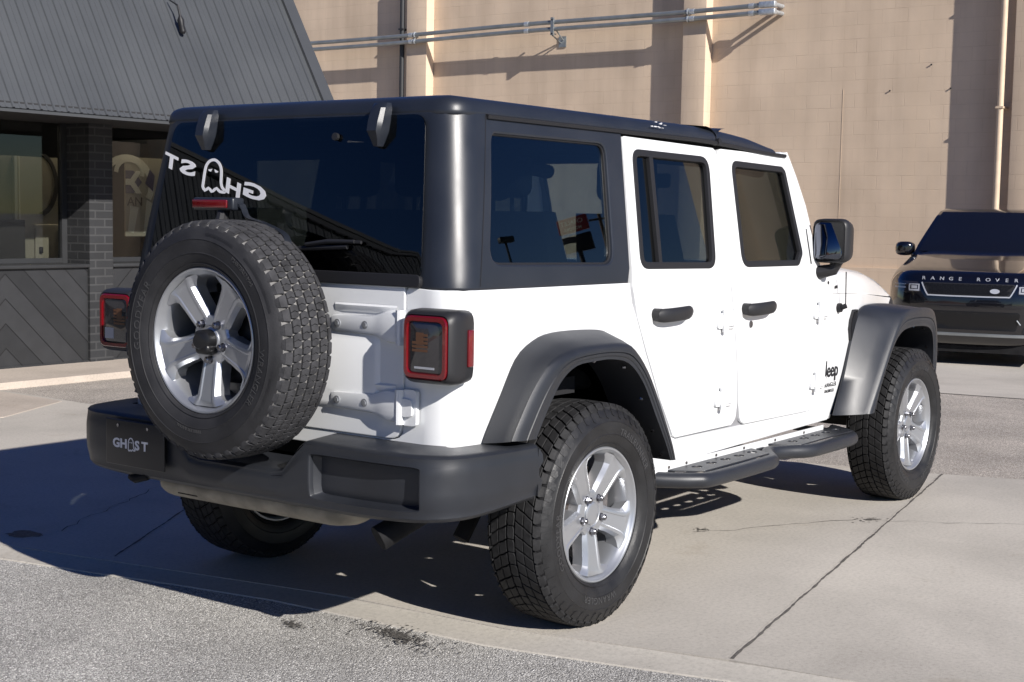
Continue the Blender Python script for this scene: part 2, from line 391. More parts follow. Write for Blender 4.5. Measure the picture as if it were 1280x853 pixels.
def sheet(mb, outer, holes, fm, thick=.02, du=None, dv=None, ch=.003, outside=None, back=True):
    """panel cut from a 2D outline with holes, bent by fm(u,v), rounded edge ch, thickness inwards. outside(p)->vector roughly outward"""
    bm = bmesh.new()
    for k, lp in enumerate([outer]+list(holes)):
        vs = [bm.verts.new((u, v, 0)) for u, v in lp]
        for i in range(len(vs)): bm.edges.new((vs[i-1], vs[i]))
    bmesh.ops.triangle_fill(bm, use_beauty=True, use_dissolve=False, edges=bm.edges[:], normal=(0,0,1))
    us = [p[0] for p in outer]; vs_ = [p[1] for p in outer]
    def cuts(lo, hi, d, ax):
        if not d: return
        k = max(1, int(math.ceil((hi-lo)/d)))
        for i in range(1, k):
            c = lo+(hi-lo)*i/k+1e-4; co = [0,0,0]; co[ax] = c; no = [0,0,0]; no[ax] = 1
            bmesh.ops.bisect_plane(bm, geom=bm.verts[:]+bm.edges[:]+bm.faces[:], dist=1e-5, plane_co=co, plane_no=no)
    cuts(min(us), max(us), du, 0); cuts(min(vs_), max(vs_), dv, 1)
    bmesh.ops.remove_doubles(bm, verts=bm.verts, dist=2e-5)
    for f in bm.faces:
        if f.normal.z < 0: f.normal_flip()
    bm.verts.index_update()
    e = 1e-4
    def N(u, v):
        p = Vector(fm(u, v)); a = Vector(fm(u+e, v))-Vector(fm(u-e, v)); b = Vector(fm(u, v+e))-Vector(fm(u, v-e))
        n = a.cross(b).normalized()
        if outside is not None and n.dot(outside(p)) < 0: n = -n
        return p, n
    # 2D outward normals at boundary verts
    out2 = {}
    for ed in bm.edges:
        if len(ed.link_faces) == 1:
            f = ed.link_faces[0]; c = f.calc_center_median()
            a, b = ed.verts[0].co, ed.verts[1].co; d = b-a
            if d.length < 1e-9: continue
            n = Vector((d.y, -d.x)).normalized()
            if n.dot(Vector(((a+b)/2-c)[:2])) < 0: n = -n
            for v in ed.verts: out2.setdefault(v.index, []).append(n)
    front = {}; back_ = {}; r1 = {}; r2 = {}
    for v in bm.verts:
        p, n = N(v.co.x, v.co.y)
        front[v.index] = mb.vert(p); mb.vn[tuple(round(c, 5) for c in p)] = n
        if v.index in out2:
            ns = out2[v.index]; m = Vector((0,0))
            for q in ns: m += q
            m = m.normalized() if m.length > 1e-6 else ns[0]
            m = m/max(.5, m.dot(ns[0]))
            p2, n2 = N(v.co.x+m.x*ch*.7, v.co.y+m.y*ch*.7); r1[v.index] = mb.vert(p2-n2*ch*.3)
            p3, n3 = N(v.co.x+m.x*ch, v.co.y+m.y*ch); r2[v.index] = mb.vert(p3-n3*ch)
            back_[v.index] = mb.vert(p3-n3*thick)
        elif back:
            back_[v.index] = mb.vert(p-n*thick)
    for f in bm.faces:
        ids = [v.index for v in f.verts]
        mb.face([front[i] for i in ids])
        if back: mb.face([back_[i] for i in reversed(ids)])
    for ed in bm.edges:
        if len(ed.link_faces) == 1:
            f = ed.link_faces[0]; i, j = ed.verts[0].index, ed.verts[1].index
            ids = [v.index for v in f.verts]; k = ids.index(i)
            if ids[(k+1)%len(ids)] != j: i, j = j, i
            for A, B in ((front, r1), (r1, r2), (r2, back_)):
                mb.face((A[j], A[i], B[i], B[j]))
    bm.free()

FONT = None
def text2d(txt, size=1.0, bold=.0, shear=0, spacing=1.0, width=1.0):
    """flat glyph mesh: (verts2d, faces), origin at the left baseline"""
    c = bpy.data.curves.new('t', 'FONT'); c.body = txt; c.size = size; c.offset = bold*size; c.shear = shear; c.space_character = spacing; c.resolution_u = 3
    o = bpy.data.objects.new('t', c); S.collection.objects.link(o)
    dg = bpy.context.evaluated_depsgraph_get(); me = bpy.data.meshes.new_from_object(o.evaluated_get(dg))
    vs = [(v.co.x*width, v.co.y) for v in me.vertices]; fs = [tuple(p.vertices) for p in me.polygons]
    bpy.data.objects.remove(o); bpy.data.curves.remove(c); bpy.data.meshes.remove(me)
    return vs, fs
def put_text(mb, tx, fm, h=.001):
    """raised letters: fm(u,v,h)"""
    vs, fs = tx; n = len(vs)
    cnt = {}
    for f in fs:
        for i in range(len(f)):
            a, b = f[i], f[(i+1)%len(f)]; cnt[(a,b)] = 1
    top = [mb.vert(fm(u,v,h)) for u,v in vs]; bot = [mb.vert(fm(u,v,0)) for u,v in vs]
    for f in fs: mb.face([top[i] for i in f])
    for (a,b) in cnt:
        if (b,a) not in cnt: mb.face((top[b], top[a], bot[a], bot[b]))
def ribbon(mb, pts, w, fm, h=.001, closed=False):
    """flat stroke along 2D points"""
    n = len(pts); P = [Vector(p) for p in pts]; L = []; Rr = []
    for i in range(n):
        a = P[i-1] if (closed or i > 0) else P[i]; b = P[(i+1)%n] if (closed or i < n-1) else P[i]
        t = (b-a).normalized(); q = Vector((-t.y, t.x))*w/2
        L.append(P[i]+q); Rr.append(P[i]-q)
    tl = [mb.vert(fm(p.x,p.y,h)) for p in L]; tr = [mb.vert(fm(p.x,p.y,h)) for p in Rr]
    bl = [mb.vert(fm(p.x,p.y,0)) for p in L]; br = [mb.vert(fm(p.x,p.y,0)) for p in Rr]
    for i in range(n if closed else n-1):
        j = (i+1)%n
        mb.face((tl[i], tr[i], tr[j], tl[j])); mb.face((tl[i], tl[j], bl[j], bl[i])); mb.face((tr[i], br[i], br[j], tr[j]))
GHOST = [(-.42,-.55),(-.40,.15),(-.34,.42),(-.2,.6),(0,.68),(.2,.6),(.34,.42),(.40,.15),(.43,-.2),(.52,-.42),(.70,-.56),(.42,-.60),(.25,-.50),(.05,-.68),(-.12,-.56),(-.30,-.70)]
def ghost(mb, fm, s, flip=1):
    pts = [(flip*p.x, p.y) for p in resample([Vector((x*s, y*s)) for x, y in GHOST+[GHOST[0]]], 44)][:-1]
    ribbon(mb, pts, s*.12, fm, closed=True)
    for k in (-1, 1):
        q = [(flip*(k*.15*s+x*s), .22*s+y*s) for x, y in ((-.10,.03*k+.03),(.10,-.03*k+.03),(.04*1,-.07),(-.06,-.06))]
        if area2(q) < 0: q = q[::-1]
        mb.prism(q, 0, .001, fm)

# ================================================================== the ground
def gz(x): return 0 if x < 8 else (-.14*min(1, (x-8)/3))
def slab(name, poly, z, m, t=.05, follow=False):
    mb = MB()
    if follow:
        xs = sorted(set([p[0] for p in poly]+[8.0, 11.0])); 
    if area2(poly) < 0: poly = poly[::-1]
    mb.prism(poly, -t, 0, lambda u, v, h: (u, v, z+h+(gz(u) if follow else 0)))
    return tag(mb.build(name, m, smooth=0), kind='structure')
mb = MB()
mb.loft([[(x, y, -.016+gz(x)) for x in (-400, 8, 11, 400)] for y in (-400, 400)])
tag(mb.build('ground', 'asph', smooth=0), kind='structure')
kA = [(-2.9,14),(-1.5,6.4),(-.62,1.75),(-.45,.87),(-.3,.07),(-.25,-.69),(-.07,-1.44),(-.02,-1.83),(.25,-3.2),(2.0,-14)]
farE = [(6.9,-14),(4.0,-1.18),(3.84,-.7),(2.45,5.2),(2.5,6.36)]
slab('driveway_apron', kA[1:]+farE, 0, 'conc')
kb2 = [(x-.165+.02*math.sin(y*1.7), y) for x, y in kA]
mb = MB(); n_ = 60
A_ = resample([Vector((*p, 0)) for p in kA], n_); B_ = resample([Vector((*p, 0)) for p in kb2], n_)
random.seed(3)
rows = []
for a, b in zip(A_, B_):
    j = random.uniform(-.012, .012)
    rows.append([(a.x-.006, a.y, -.04), (a.x-.006, a.y, -.002), (a.x-.03, a.y, -.007), (b.x+j, b.y, -.011), (b.x-.01+j, b.y, -.03)])
mb.loft(rows)
tag(mb.build('gutter_strip', 'kerb', smooth=30), kind='structure')
# back lane of newer asphalt, then the concrete lot
mb = MB(); mb.loft([[(6.9,-14,-.011),(4.0,-1.18,-.011),(3.84,-.7,-.011),(2.45,5.2,-.011),(2.5,6.36,-.011),(2.5,9,-.011)], [(10.2,-14,-.011),(8.12,-1.18,-.011),(7.95,-.1,-.011),(7.2,5.2,-.011),(7.0,6.36,-.011),(6.6,9,-.011)]])
tag(mb.build('back_lane', 'asph2', smooth=0), kind='structure')
mb = MB()
yy = (-30, -14, -1.18, -.1, 5.2, 6.36, 9, 40); xx = (11.0, 10.2, 8.12, 7.95, 7.2, 7.0, 6.6, 4.0)
rows = []
for y, x in zip(yy, xx):
    r = [(x, y), (max(x, 8.0)+.001, y), (max(x, 11.0)+.002, y), (18.2, y)]
    rows.append([(px, py, -.006+gz(px)) for px, py in r])
mb.loft(rows)
tag(mb.build('parking_slab', 'conc', smooth=0), kind='structure')
slab('sidewalk', [(-16,6.40),(6.6,6.40),(6.6,7.6),(-16,7.6)], .045, 'conc2', .08)
slab('side_apron', [(-16,6.39),(-1.6,6.39),(-.4,.95+4.5),(1.62,5.0),(2.40,5.42),(2.44,6.39)][::-1], .004, 'conc2', .03)
# expansion joints: a dark filler with a chipped pale edge
def joint(name, a, b, w=.012, m='joint'):
    mb = MB(); a, b = Vector(a), Vector(b); t = (b-a).normalized(); q = Vector((-t.y, t.x)); rows = []
    random.seed(len(name)+int(abs(a.x)*97)); n = int((b-a).length/.03)
    for i in range(n+1):
        p = a.lerp(b, i/n)+q*(math.sin(i*.5)*.002)
        w1 = w*random.uniform(.4, 1.25); rows.append([(*(p-q*w1*.5), .0015), (*(p+q*w1*.5), .0015)])
    mb.loft(rows); return tag(mb.build(name, m, smooth=0), kind='structure')
joint('expansion_joint', (-.06,-1.447), (3.85,-.757), .012)
joint('joint_edge', (-.055,-1.436), (3.85,-.748), .004, 'jointl')
joint('expansion_joint', (-.45,1.2), (2.9,3.3), .010)
joint('expansion_joint', (5.0-1.0,-1.4-.1), (6.5,-13.0), .012)
def blob(name, cx, cy, rx, ry, rot, m, z, seed, n=40, holes=0):
    random.seed(seed); mb = MB(); pts = []
    ph = [random.uniform(0, 6.28) for _ in range(5)]
    for i in range(n):
        a = 2*PI*i/n; r = 1+sum(math.sin(a*(k+2)+ph[k])*.22/(k+1) for k in range(5))+random.uniform(-.08, .08)
        x, y = rx*r*math.cos(a), ry*r*math.sin(a)
        pts.append((cx+x*math.cos(rot)-y*math.sin(rot), cy+x*math.sin(rot)+y*math.cos(rot), z))
    mb.face([mb.vert(p) for p in pts]); return tag(mb.build(name, m, smooth=0, recalc=False), kind='structure')
random.seed(11)
def speck(name, cx, cy, rx, ry, rot, m, z, seed, cnt, size):
    random.seed(seed); mb = MB()
    for _ in range(cnt):
        a = random.uniform(0, 6.283); r = abs(random.gauss(0, .5)); x, y = rx*r*math.cos(a), ry*r*math.sin(a)
        px = cx+x*math.cos(rot)-y*math.sin(rot); py = cy+x*math.sin(rot)+y*math.cos(rot); s = size*random.uniform(.4, 1.3)
        k = random.uniform(0, 6.28); zz_ = z+_*3e-6; mb.face([mb.vert((px+s*random.uniform(.5,1)*math.cos(k+j*1.05), py+s*random.uniform(.5,1)*math.sin(k+j*1.05), zz_)) for j in range(6)])
    return tag(mb.build(name, m, smooth=0, recalc=False), kind='structure')
speck('oil_spots', -.53, -.42, .09, .24, -.25, 'oil', -.0105, 5, 620, .0062)
speck('oil_spots', -.66, -.04, .04, .085, -.2, 'oil', -.0105, 6, 120, .006)
blob('oil_stain', -.44, 1.83, .05, .10, .3, 'oil', .0015, 8)
speck('oil_spots', 2.36, -.93, .05, .10, .9, 'oil', .0016, 9, 60, .008)
speck('oil_spots', 1.62, -.42, .035, .045, .9, 'oil', .0016, 12, 40, .008)
# hairline cracks in the apron
def crack(a, b, seed, w=.006):
    random.seed(seed); a, b = Vector(a), Vector(b); n = int((b-a).length/.05); t = (b-a).normalized(); q = Vector((-t.y, t.x)); mb = MB(); off = 0; rows = []
    for i in range(n+1):
        off = off*.9+random.uniform(-.02, .02); p = a.lerp(b, i/n)+q*off; ww = w*random.uniform(.2, 1)
        rows.append([(*(p-q*ww/2), .0018), (*(p+q*ww/2), .0018)])
    mb.loft(rows); tag(mb.build('hairline_crack', 'joint', smooth=0), kind='structure')
crack((1.55,-.40), (2.36,-.95), 3); crack((2.36,-.93), (2.75,-1.6), 4, .005); crack((-.3,1.75), (1.3,2.6), 5)
# low red hills far behind the camera, seen only in reflections
mb = MB(); rows = []
random.seed(2)
for ring, (d, z) in enumerate(((260,-1),(300,.35),(340,1))):
    r = []
    for k in range(40):
        a = R_(118+k*2.1); h = (14+8*math.sin(k*.5)+5*math.sin(k*1.3+1))*max(0, z)
        r.append((d*math.cos(a), d*math.sin(a), h-1*(z<0)))
    rows.append(r)
mb.loft(rows); tag(mb.build('hills', 'hill', smooth=60), kind='structure')

# ================================================================== tan block building
bb = thing('block_building', 'big tan painted block building with pilasters behind the parked cars', 'building', (18,0,0))
def boxpart(name, m, parent, a, b, bev=0, smooth=0):
    mb = MB(); mb.box(a, b, bev); return mb.build(name, m, parent, smooth=30 if bev else 0)
boxpart('wall', 'block', bb, (0,-9.7,-.3), (14,46,6.3))
boxpart('base_course', 'block', bb, (-.07,-9.7,-.3), (-.002,46,.72))
for y0, y1 in ((14.695,15.209),(8.502,8.955),(2.81,3.275),(20.6,21.1),(-2.9,-2.4),(-8.6,-8.1)):
    boxpart('pilaster', 'block', bb, (-.24,y0,-.3), (-.003,y1,6.25), .008)
def downspout(y, m):
    mb = MB(); mb.tube([(-.215,y,-.1),(-.215,y+.004,4),(-.215,y,6.2)], .05, 12)
    for z in (1.3,3.2,5.1): mb.box((-.272,y-.057,z),( -.002,y+.057,z+.03))
    mb.build('downspout', m, bb)
downspout(3.45, 'tanp'); downspout(15.34, 'darkp')
mb = MB()
for y, z in ((4.62,3.93),(5.28,3.55),(4.30,3.55)):
    mb = MB(); mb.cyl((-.004,y,z), (-1,0,0), .012, .02, 8); mb.build('wall_anchor', 'darkp', bb)
mb = MB(); mb.box((-.004,6.07,1.2), (-.001,6.08,3.6)); mb.build('wall_seam', 'tanp', bb)
# two conduits strapped across the pilasters
for nm, za, zb in (('upper', 4.965, 5.01), ('lower', 4.835, 4.89)):
    up_ = nm == 'upper'
    cd = thing('conduit_pipe', ('topmost' if up_ else 'lower')+' of the two grey metal conduits along the tan block wall', 'pipe', (18-.34,0,0), 0, 'conduits on the tan wall')
    zz = lambda y: zb+(za-zb)*(y-7.2)/10.6-.012*math.sin((y-7.2)*.9)
    mb = MB(); mb.tube([(0,y,zz(y)) for y in [7.42+ .5*i for i in range(28)]], .040, 12); mb.build('pipe', 'galv', cd)
    mb = MB(); mb.box((-.05,7.16,zz(7.2)-.05),(.05,7.46,zz(7.2)+.05), .02); mb.tube([(.03,7.2,zz(7.2)),(.335,7.2,zz(7.2))], .035, 10)
    mb.build('elbow_box', 'galvl', cd)
    for y in (15.0, 12.2, 8.72, 7.6):
        mb = MB(); mb.tube([(0,y-.045,zz(y)),(0,y+.045,zz(y))], .048, 12); mb.build('coupling', 'galvl', cd)
    for y in (14.9, 8.8):
        mb = MB(); mb.tube([(.0,y-.012,zz(y)),(.0,y+.012,zz(y))], .058, 12); mb.box((.0,y-.012,zz(y)-.03),(.105,y+.012,zz(y)+.03)); mb.build('strap', 'galvl', cd)
br = thing('pipe_bracket', 'small angled metal bracket holding the two conduits off the tan wall', 'bracket', (18,11.6,4.9))
mb = MB()
mb.box((-.40,-.03,-.14),(-.36,.03,.18)); mb.box((-.40,-.02,-.125),(-.28,.02,-.105)); mb.box((-.40,-.02,.125),(-.28,.02,.145))
mb.tube([(-.37,0,.04),(-.01,0,-.20)], .014, 8); mb.tube([(-.37,.0,-.14),(-.01,.06,-.24)], .014, 8); mb.box((-.02,-.06,-.32),(-.003,.10,-.12))
mb.build('bracket_arm', 'galv', br)

# ================================================================== grey shop building
sh = thing('shop_building', 'grey shop with a corrugated metal mansard roof over brick pillars and windows', 'building', (0,7.28,0))
X0, X1 = -16.0, 6.2
boxpart('interior_floor', 'intd', sh, (X0,.3,-.05), (X1-.1,6.5,.02))
boxpart('back_wall', 'intw', sh, (X0,4.6,0), (X1-.1,4.8,3.4))
boxpart('side_wall', 'darkp', sh, (X1-.12,.04,-.05), (X1,7,3.5))
boxpart('ceiling', 'intd', sh, (X0,-.9,2.62), (X1-.12,4.6,2.7))
pil = [(4.06,4.32), (.9,1.2), (-2.4,-2.1), (-5.7,-5.4), (-9,-8.7), (-12.2,-11.9)]
for a, b in pil: boxpart('brick_pillar', 'brick', sh, (a,-.03,-.05), (b,.36,2.62))
edges = [X1-.12]+[p for ab in pil for p in (ab[1], ab[0])]+[X0]
boxpart('brick_pillar', 'brick', sh, (X1-.30,-.03,-.05), (X1-.121,.36,2.62))
for i in range(0, len(edges)-1, 2):
    b, a = edges[i], edges[i+1]
    if i == 0: b = X1-.30
    boxpart('board_panel', 'chevron', sh, (a+.002,0,-.05), (b-.002,.30,.905))
    boxpart('window_sill', 'darkp', sh, (a+.002,-.035,.907), (b-.002,.36,.94), .006)
    g = MB(); g.box((a+.01,.315,.94),(b-.01,.322,2.62)); w = g.build('window', 'shopglass', sh, smooth=0)
    fr = MB(); k = max(1, round((b-a)/1.55))
    for j in range(k+1):
        x = a+.03+(b-a-.06)*j/k; fr.box((x-.028,.29,.94),(x+.028,.35,2.62))
    fr.box((a+.002,.292,.942),(b-.002,.348,.985)); fr.box((a+.002,.292,2.3),(b-.002,.348,2.36)); fr.build('window_frame', 'darkp', w, smooth=0)
boxpart('base_board', 'darkp', sh, (X0,-.015,-.05), (X1-.3,-.001,.06))
# mansard: slope from (y -1.18, z 2.2) to (y -.41, z 3.58)
ys, zs, yt, zt = -1.18, 2.20, -.41, 3.58
sl_ = Vector((0, yt-ys, zt-zs)); nrm = Vector((0, -(zt-zs), (yt-ys))).normalized()
mb = MB(); top = []; bot = []
x = X0; prof = []
while x < X1-.14:
    for dx, h in ((0,0),(.040,0),(.045,.006),(.055,.006),(.060,0),(.098,0),(.104,.013),(.118,.013),(.124,0)): prof.append((x+dx, h))
    x += .125
prof = [(min(a, X1-.13), h) for a, h in prof]
mb.loft([[(a, ys+nrm.y*h, zs+nrm.z*h) for a, h in prof], [(a, yt+nrm.y*h, zt+nrm.z*h) for a, h in prof]])
mb.build('mansard_roof', 'roofm', sh, smooth=0)
mb = MB()
def along(x, s, h): 
    p = Vector((x, ys, zs))+sl_*s+nrm*h; return p
for xa, xb, s0, s1, h0, h1 in ((X1-.15,X1,-.01,1.06,-.05,.035),(X0,X1,1.0,1.075,-.02,.045)):
    c8 = [along(a, s, h) for a in (xa,xb) for s in (s0,s1) for h in (h0,h1)]
    mb.addmesh(c8, [(0,1,3,2),(4,6,7,5),(0,4,5,1),(2,3,7,6),(0,2,6,4),(1,5,7,3)])
mb.box((X0,yt-.02,zt+.09),(X1,yt+.10,zt+.13))
mb.build('roof_flashing', 'flash', sh, smooth=0)
mb = MB(); x = X1-.5
while x > X0: mb.addmesh([along(a, s, .047) for a in (x-.16,x) for s in (.985,.999)]+[along(a, s, .01) for a in (x-.16,x) for s in (.985,.999)], [(0,1,3,2),(4,5,7,6),(0,1,5,4),(2,3,7,6),(0,2,6,4),(1,3,7,5)]); x -= .2
mb.build('closure_strip', 'trim', sh, smooth=0)
boxpart('soffit', 'soffit', sh, (X0,ys+.02,2.21), (X1-.12,.36,2.25))
boxpart('fascia_edge', 'flash', sh, (X0,ys+.012,2.17), (X1,ys+.035,2.205))
mb = MB(); mb.addmesh([(X1-.06,ys,zs),(X1-.06,yt,zt),(X1-.06,2.5,zt),(X1-.06,2.5,zs)]+[(X1-.12,ys,zs),(X1-.12,yt,zt),(X1-.12,2.5,zt),(X1-.12,2.5,zs)], [(0,1,2,3),(4,5,6,7),(0,1,5,4),(1,2,6,5),(2,3,7,6),(3,0,4,7)])
mb.build('gable_end', 'flash', sh, smooth=0)
boxpart('flat_roof', 'darkp', sh, (X0,yt+.1,zt-.1), (X1-.13,7,zt+.02))
mb = MB(); mb.box((X1-.62,yt-.14,zt+.135),(X1-.30,yt+.05,zt+.22), .01); mb.box((X1-.5,yt-.1,zt+.22),(X1-.44,yt-.04,zt+.5)); mb.box((X1-.24,yt-.16,zt+.10),(X1-.18,yt,zt+.15))
mb.build('roof_bracket', 'trim', sh)
# inside: pale panel, hatch and posts put in for glass reflections; lamps, poster
boxpart('panel_reflection', 'beige', sh, (2.6,.63,0), (4.27,.66,1.91))
mb = MB(); mb.box((3.94,.60,.3),(4.23,.628,1.29), .015); hp = mb.build('hatch_reflection', 'cream', sh)
hp.data.materials[0] = MAT['beige']
mb = MB(); mb.box((3.97,.575,1.02),(4.005,.598,1.08), .008); mb.build('hatch_handle', 'trim', hp); mb = MB(); mb.box((4.19,.590,.95),(4.21,.598,1.25)); mb.build('hatch_edge', 'trim', hp)
mb = MB(); mb.box((3.715,.59,0),(3.745,.628,1.91)); mb.build('post_reflection', 'cream', sh); mb = MB(); mb.box((3.765,.60,0),(3.778,.628,1.91)); mb.build('post_reflection', 'cream', sh)
mb = MB()
arc = [(4.00+.21*math.cos(a), 1.66+.30*math.sin(a)) for a in [R_(-75+12*i) for i in range(13)]]
arc2 = [(3.93+.24*math.cos(a), 1.67+.29*math.sin(a)) for a in [R_(-75+12*i) for i in range(13)]]
mb.prism([(u, v) for u, v in arc]+[(u, v) for u, v in arc2[::-1]], 0, .004, lambda u, v, h: (u, .629-h-.001, v)); mb.build('crescent_emblem', 'intd', sh, smooth=0)
boxpart('counter', 'intd', sh, (2.3,.42,0), (3.70,.58,1.33))
for x_, y_ in ((3.95,.50),(4.35,2.0),(1.5,1.4),(5.15,.44)):
    mb = MB(); mb.cyl((x_,y_,2.615), (0,0,-1), .06, .012, 20); o_ = mb.build('ceiling_lamp', 'lampglow', sh)
    ld = bpy.data.lights.new('ceiling_light', 'POINT'); ld.energy = 34 if y_ == .44 else 9; ld.color = (1,.85,.65); ld.shadow_soft_size = .1  # extra power at the lamp by the poster is added to brighten it
    lo = bpy.data.objects.new('ceiling_light', ld); S.collection.objects.link(lo); lo.parent = o_; lo.location = (x_,y_,2.5)
po = MB(); po.box((4.89,.50,1.18),(5.5,.515,1.95)); po = po.build('poster', 'beige', sh, smooth=0); po['label'] = 'beige poster with a purple and white emblem'
mb = MB(); f_ = lambda u, v, h: (4.89+u, .499-h, 1.18+v)
ribbon(mb, [(.02+.30*math.sin(a), .50+.26*math.cos(a)) for a in [R_(-60+12*i) for i in range(16)]], .07, f_, .001)
ribbon(mb, [(.05+.16*math.sin(a), .62+.13*math.cos(a)) for a in [R_(-90+15*i) for i in range(14)]], .05, f_, .0012)
mb.prism([(.03,.05),(.10,.03),(.16,.28),(.06,.30)], 0, .001, f_); mb.prism([(.22,.03),(.30,.06),(.34,.32),(.26,.36)], 0, .001, f_); mb.build('poster_swirl', 'cream', po, smooth=0)
mb = MB(); mb.prism([(.0,.42),(.10,.42),(.20,.53),(.10,.64),(0,.64)], .001, .002, f_); mb.prism([(.24,.52),(.34,.44),(.36,.60),(.30,.66)], .001, .002, f_); mb.build('poster_emblem', 'purple', po, smooth=0)
mb = MB(); mb.prism([(.0,.50),(.06,.50),(.13,.42),(.20,.42),(.11,.53),(.20,.64),(.13,.64),(.06,.56),(0,.56)], .002, .003, f_); mb.build('poster_chevron', 'cream', po, smooth=0)
mb = MB(); put_text(mb, text2d('AN', .12, .01), lambda u, v, h: f_(.02+u*1.1, .30+v, h+.0015), .001); mb.build('poster_lettering', 'intd', po, smooth=0)
# dark solid shape put in for a lamp's cast shadow on the roof
lp = thing('lamp_shadow_shape', 'small black teardrop shape standing in for a lamp shadow on the corrugated metal roof', 'lamp', (4.50,6.575,3.10))
mb = MB(); mb.tube([(0,0.10,.22),(0,-.02,.16),(0,-.05,.06)], [.006,.008,.012], 8); mb.build('shadow_arm', 'trim', lp)
mb = MB(); mb.tube([(0,-.05,.07),(.005,-.05,.03),(.012,-.055,-.02),(.02,-.06,-.07),(.022,-.06,-.09)], [.012,.032,.026,.030,.018], 12); mb.build('lamp_head', 'trim', lp)  # teardrop end of the added shadow shape, not a lamp

# ================================================================== street things that only the glass mirrors
ps = thing('pylon_sign', 'tall red pylon sign on a steel pole reflected in the rear side window', 'sign', (83.1,-53.9,0), math.atan2(-53.9, 83.1)+PI/2+.3)
mb = MB(); mb.cyl((0,0,0),(0,0,1),.18,16.3,12); mb.build('sign_pole', 'darkp', ps)
mb = MB(); mb.box((-1.15,-.2,17.35),(1.15,.2,18.5), .05); mb.build('sign_box', 'signred', ps)
mb = MB(); mb.box((-1.05,-.2,15.6),(1.15,.2,17.1), .05); mb.build('lower_sign_box', 'trim', ps)
mb = MB(); tx = text2d('CHALET', .48, .01); wv = max(v[0] for v in tx[0])
put_text(mb, tx, lambda u, v, h: ((wv/2-u), .2+h, 17.95+v), .02)
mb.build('sign_lettering', 'cream', ps, smooth=0); mb = MB(); tx = text2d('MOTORS', .34, .01); w2 = max(v[0] for v in tx[0]); put_text(mb, tx, lambda u, v, h: ((w2/2-u), .2+h, 17.5+v), .02)
mb.build('sign_lettering', 'cream', ps, smooth=0)
up_ = thing('utility_pole', 'wooden utility pole with a crossarm and transformer reflected in the side window', 'pole', (84.5,-52.4,0), .6)
mb = MB(); mb.tube([(0,0,0),(0,0,18.4)], [.2,.13], 10); mb.build('pole', 'wood', up_)
mb = MB(); mb.box((-.9,-.06,17.9),(.9,.06,18.05)); mb.build('crossarm', 'wood', up_)
mb = MB(); mb.cyl((.3,0,16.3),(0,0,1),.25,.9,14); mb.build('transformer', 'darkp', up_)
fl = thing('parking_lot_lamp', 'black parking lot lamp on a slim pole reflected in the side window', 'lamp', (79.9,-57.9,0), .4)
mb = MB(); mb.tube([(0,0,0),(0,0,17.6)], [.13,.09], 10); mb.build('pole', 'trim', fl)
mb = MB(); mb.box((-.5,-.25,17.6),(.7,.25,18.1), .08); mb.build('lamp_head', 'trim', fl)

# ================================================================== the white off-roader   (x forward, y left, rear axle at x=0)
V = thing('off_road_vehicle', 'white four door off-road vehicle with dark hardtop and a spare wheel on its back', 'car')
def sstep(a, b, x):
    t = max(0, min(1, (x-a)/(b-a))); return t*t*(3-2*t)
def lean(z):
    d = z-1.2; return .16*.5*(d+math.sqrt(d*d+.0009))
def halfw(x): return .80-.19*sstep(2.25, 3.55, x)
def tuck(z): return .014*((z-.95)/.35)**2 if z < .95 else .006*((z-.95)/.25)**2 if z < 1.2 else .006
def side(sg):
    """map (x,z) to the body side; sg=-1 right, +1 left"""
    return lambda x, z: (x, sg*(halfw(x)-lean(z)-tuck(z)), z)
def out_y(sg): return lambda p: Vector((0, sg, 0))
# horizontal wrap: rear face, corner, side
XR, RC = -.715, .11
L1 = .80-RC; L2 = RC*PI/2
def wrap(u, z):
    s = 1 if u >= 0 else -1; a = abs(u)      # u>0: right side (y<0)
    if a <= L1: x, y, = XR, a
    elif a <= L1+L2:
        t = (a-L1)/RC; x = XR+RC*(1-math.cos(t)); y = L1+RC*math.sin(t)
    else: x = XR+RC+(a-L1-L2); y = .80
    k = lean(z)+tuck(z)
    kr = .16*.5*((z-1.2)+math.sqrt((z-1.2)**2+.0009))
    rear = 1-sstep(XR+RC, XR+RC+.25, x)
    return (x+kr*rear, -s*y*(1-k/.80), z)
def ux(x, z=1.0): return L1+L2+x-(XR+RC)
def uy(y, z=1.0): return y/(1-(lean(z)+tuck(z))/.80)
def wout(p): return Vector((p.x-.3 if p.x < -.6 else 0, p.y, 0))
def mirror_poly(half): return half+[(-u, z) for u, z in half[::-1]]

# --- tub
half = [(0.0,.660),(.55,.660),(ux(-.60),.668),(ux(-.50),.682),(ux(-.43),.80),(ux(-.33),.93),(ux(-.24),.975),(ux(.05),.98),(ux(.17),.94),(ux(.30),.80),(ux(.385),.67),(ux(.46),.50),(ux(.50),.470),
        (ux(2.16),.497),(ux(2.13),.552),(ux(1.9),.552),(ux(.71),.563),(ux(.665),.578),(ux(.545),.735),(ux(.425),.93),(ux(.358),1.06),(ux(.325),1.12),(ux(.312),1.192),
        (.70,1.192),(.606,1.197),(.600,1.185),(.590,.73),(.575,.712),(.55,.702),(0,.702)]
mb = MB()
poly = half + [(-u, z) for u, z in half[::-1][1:-1]]
poly = [(u, z) for u, z in poly]
if area2(poly) < 0: poly = poly[::-1]
sheet(mb, poly, [], wrap, .03, .09, .10, .004, wout)
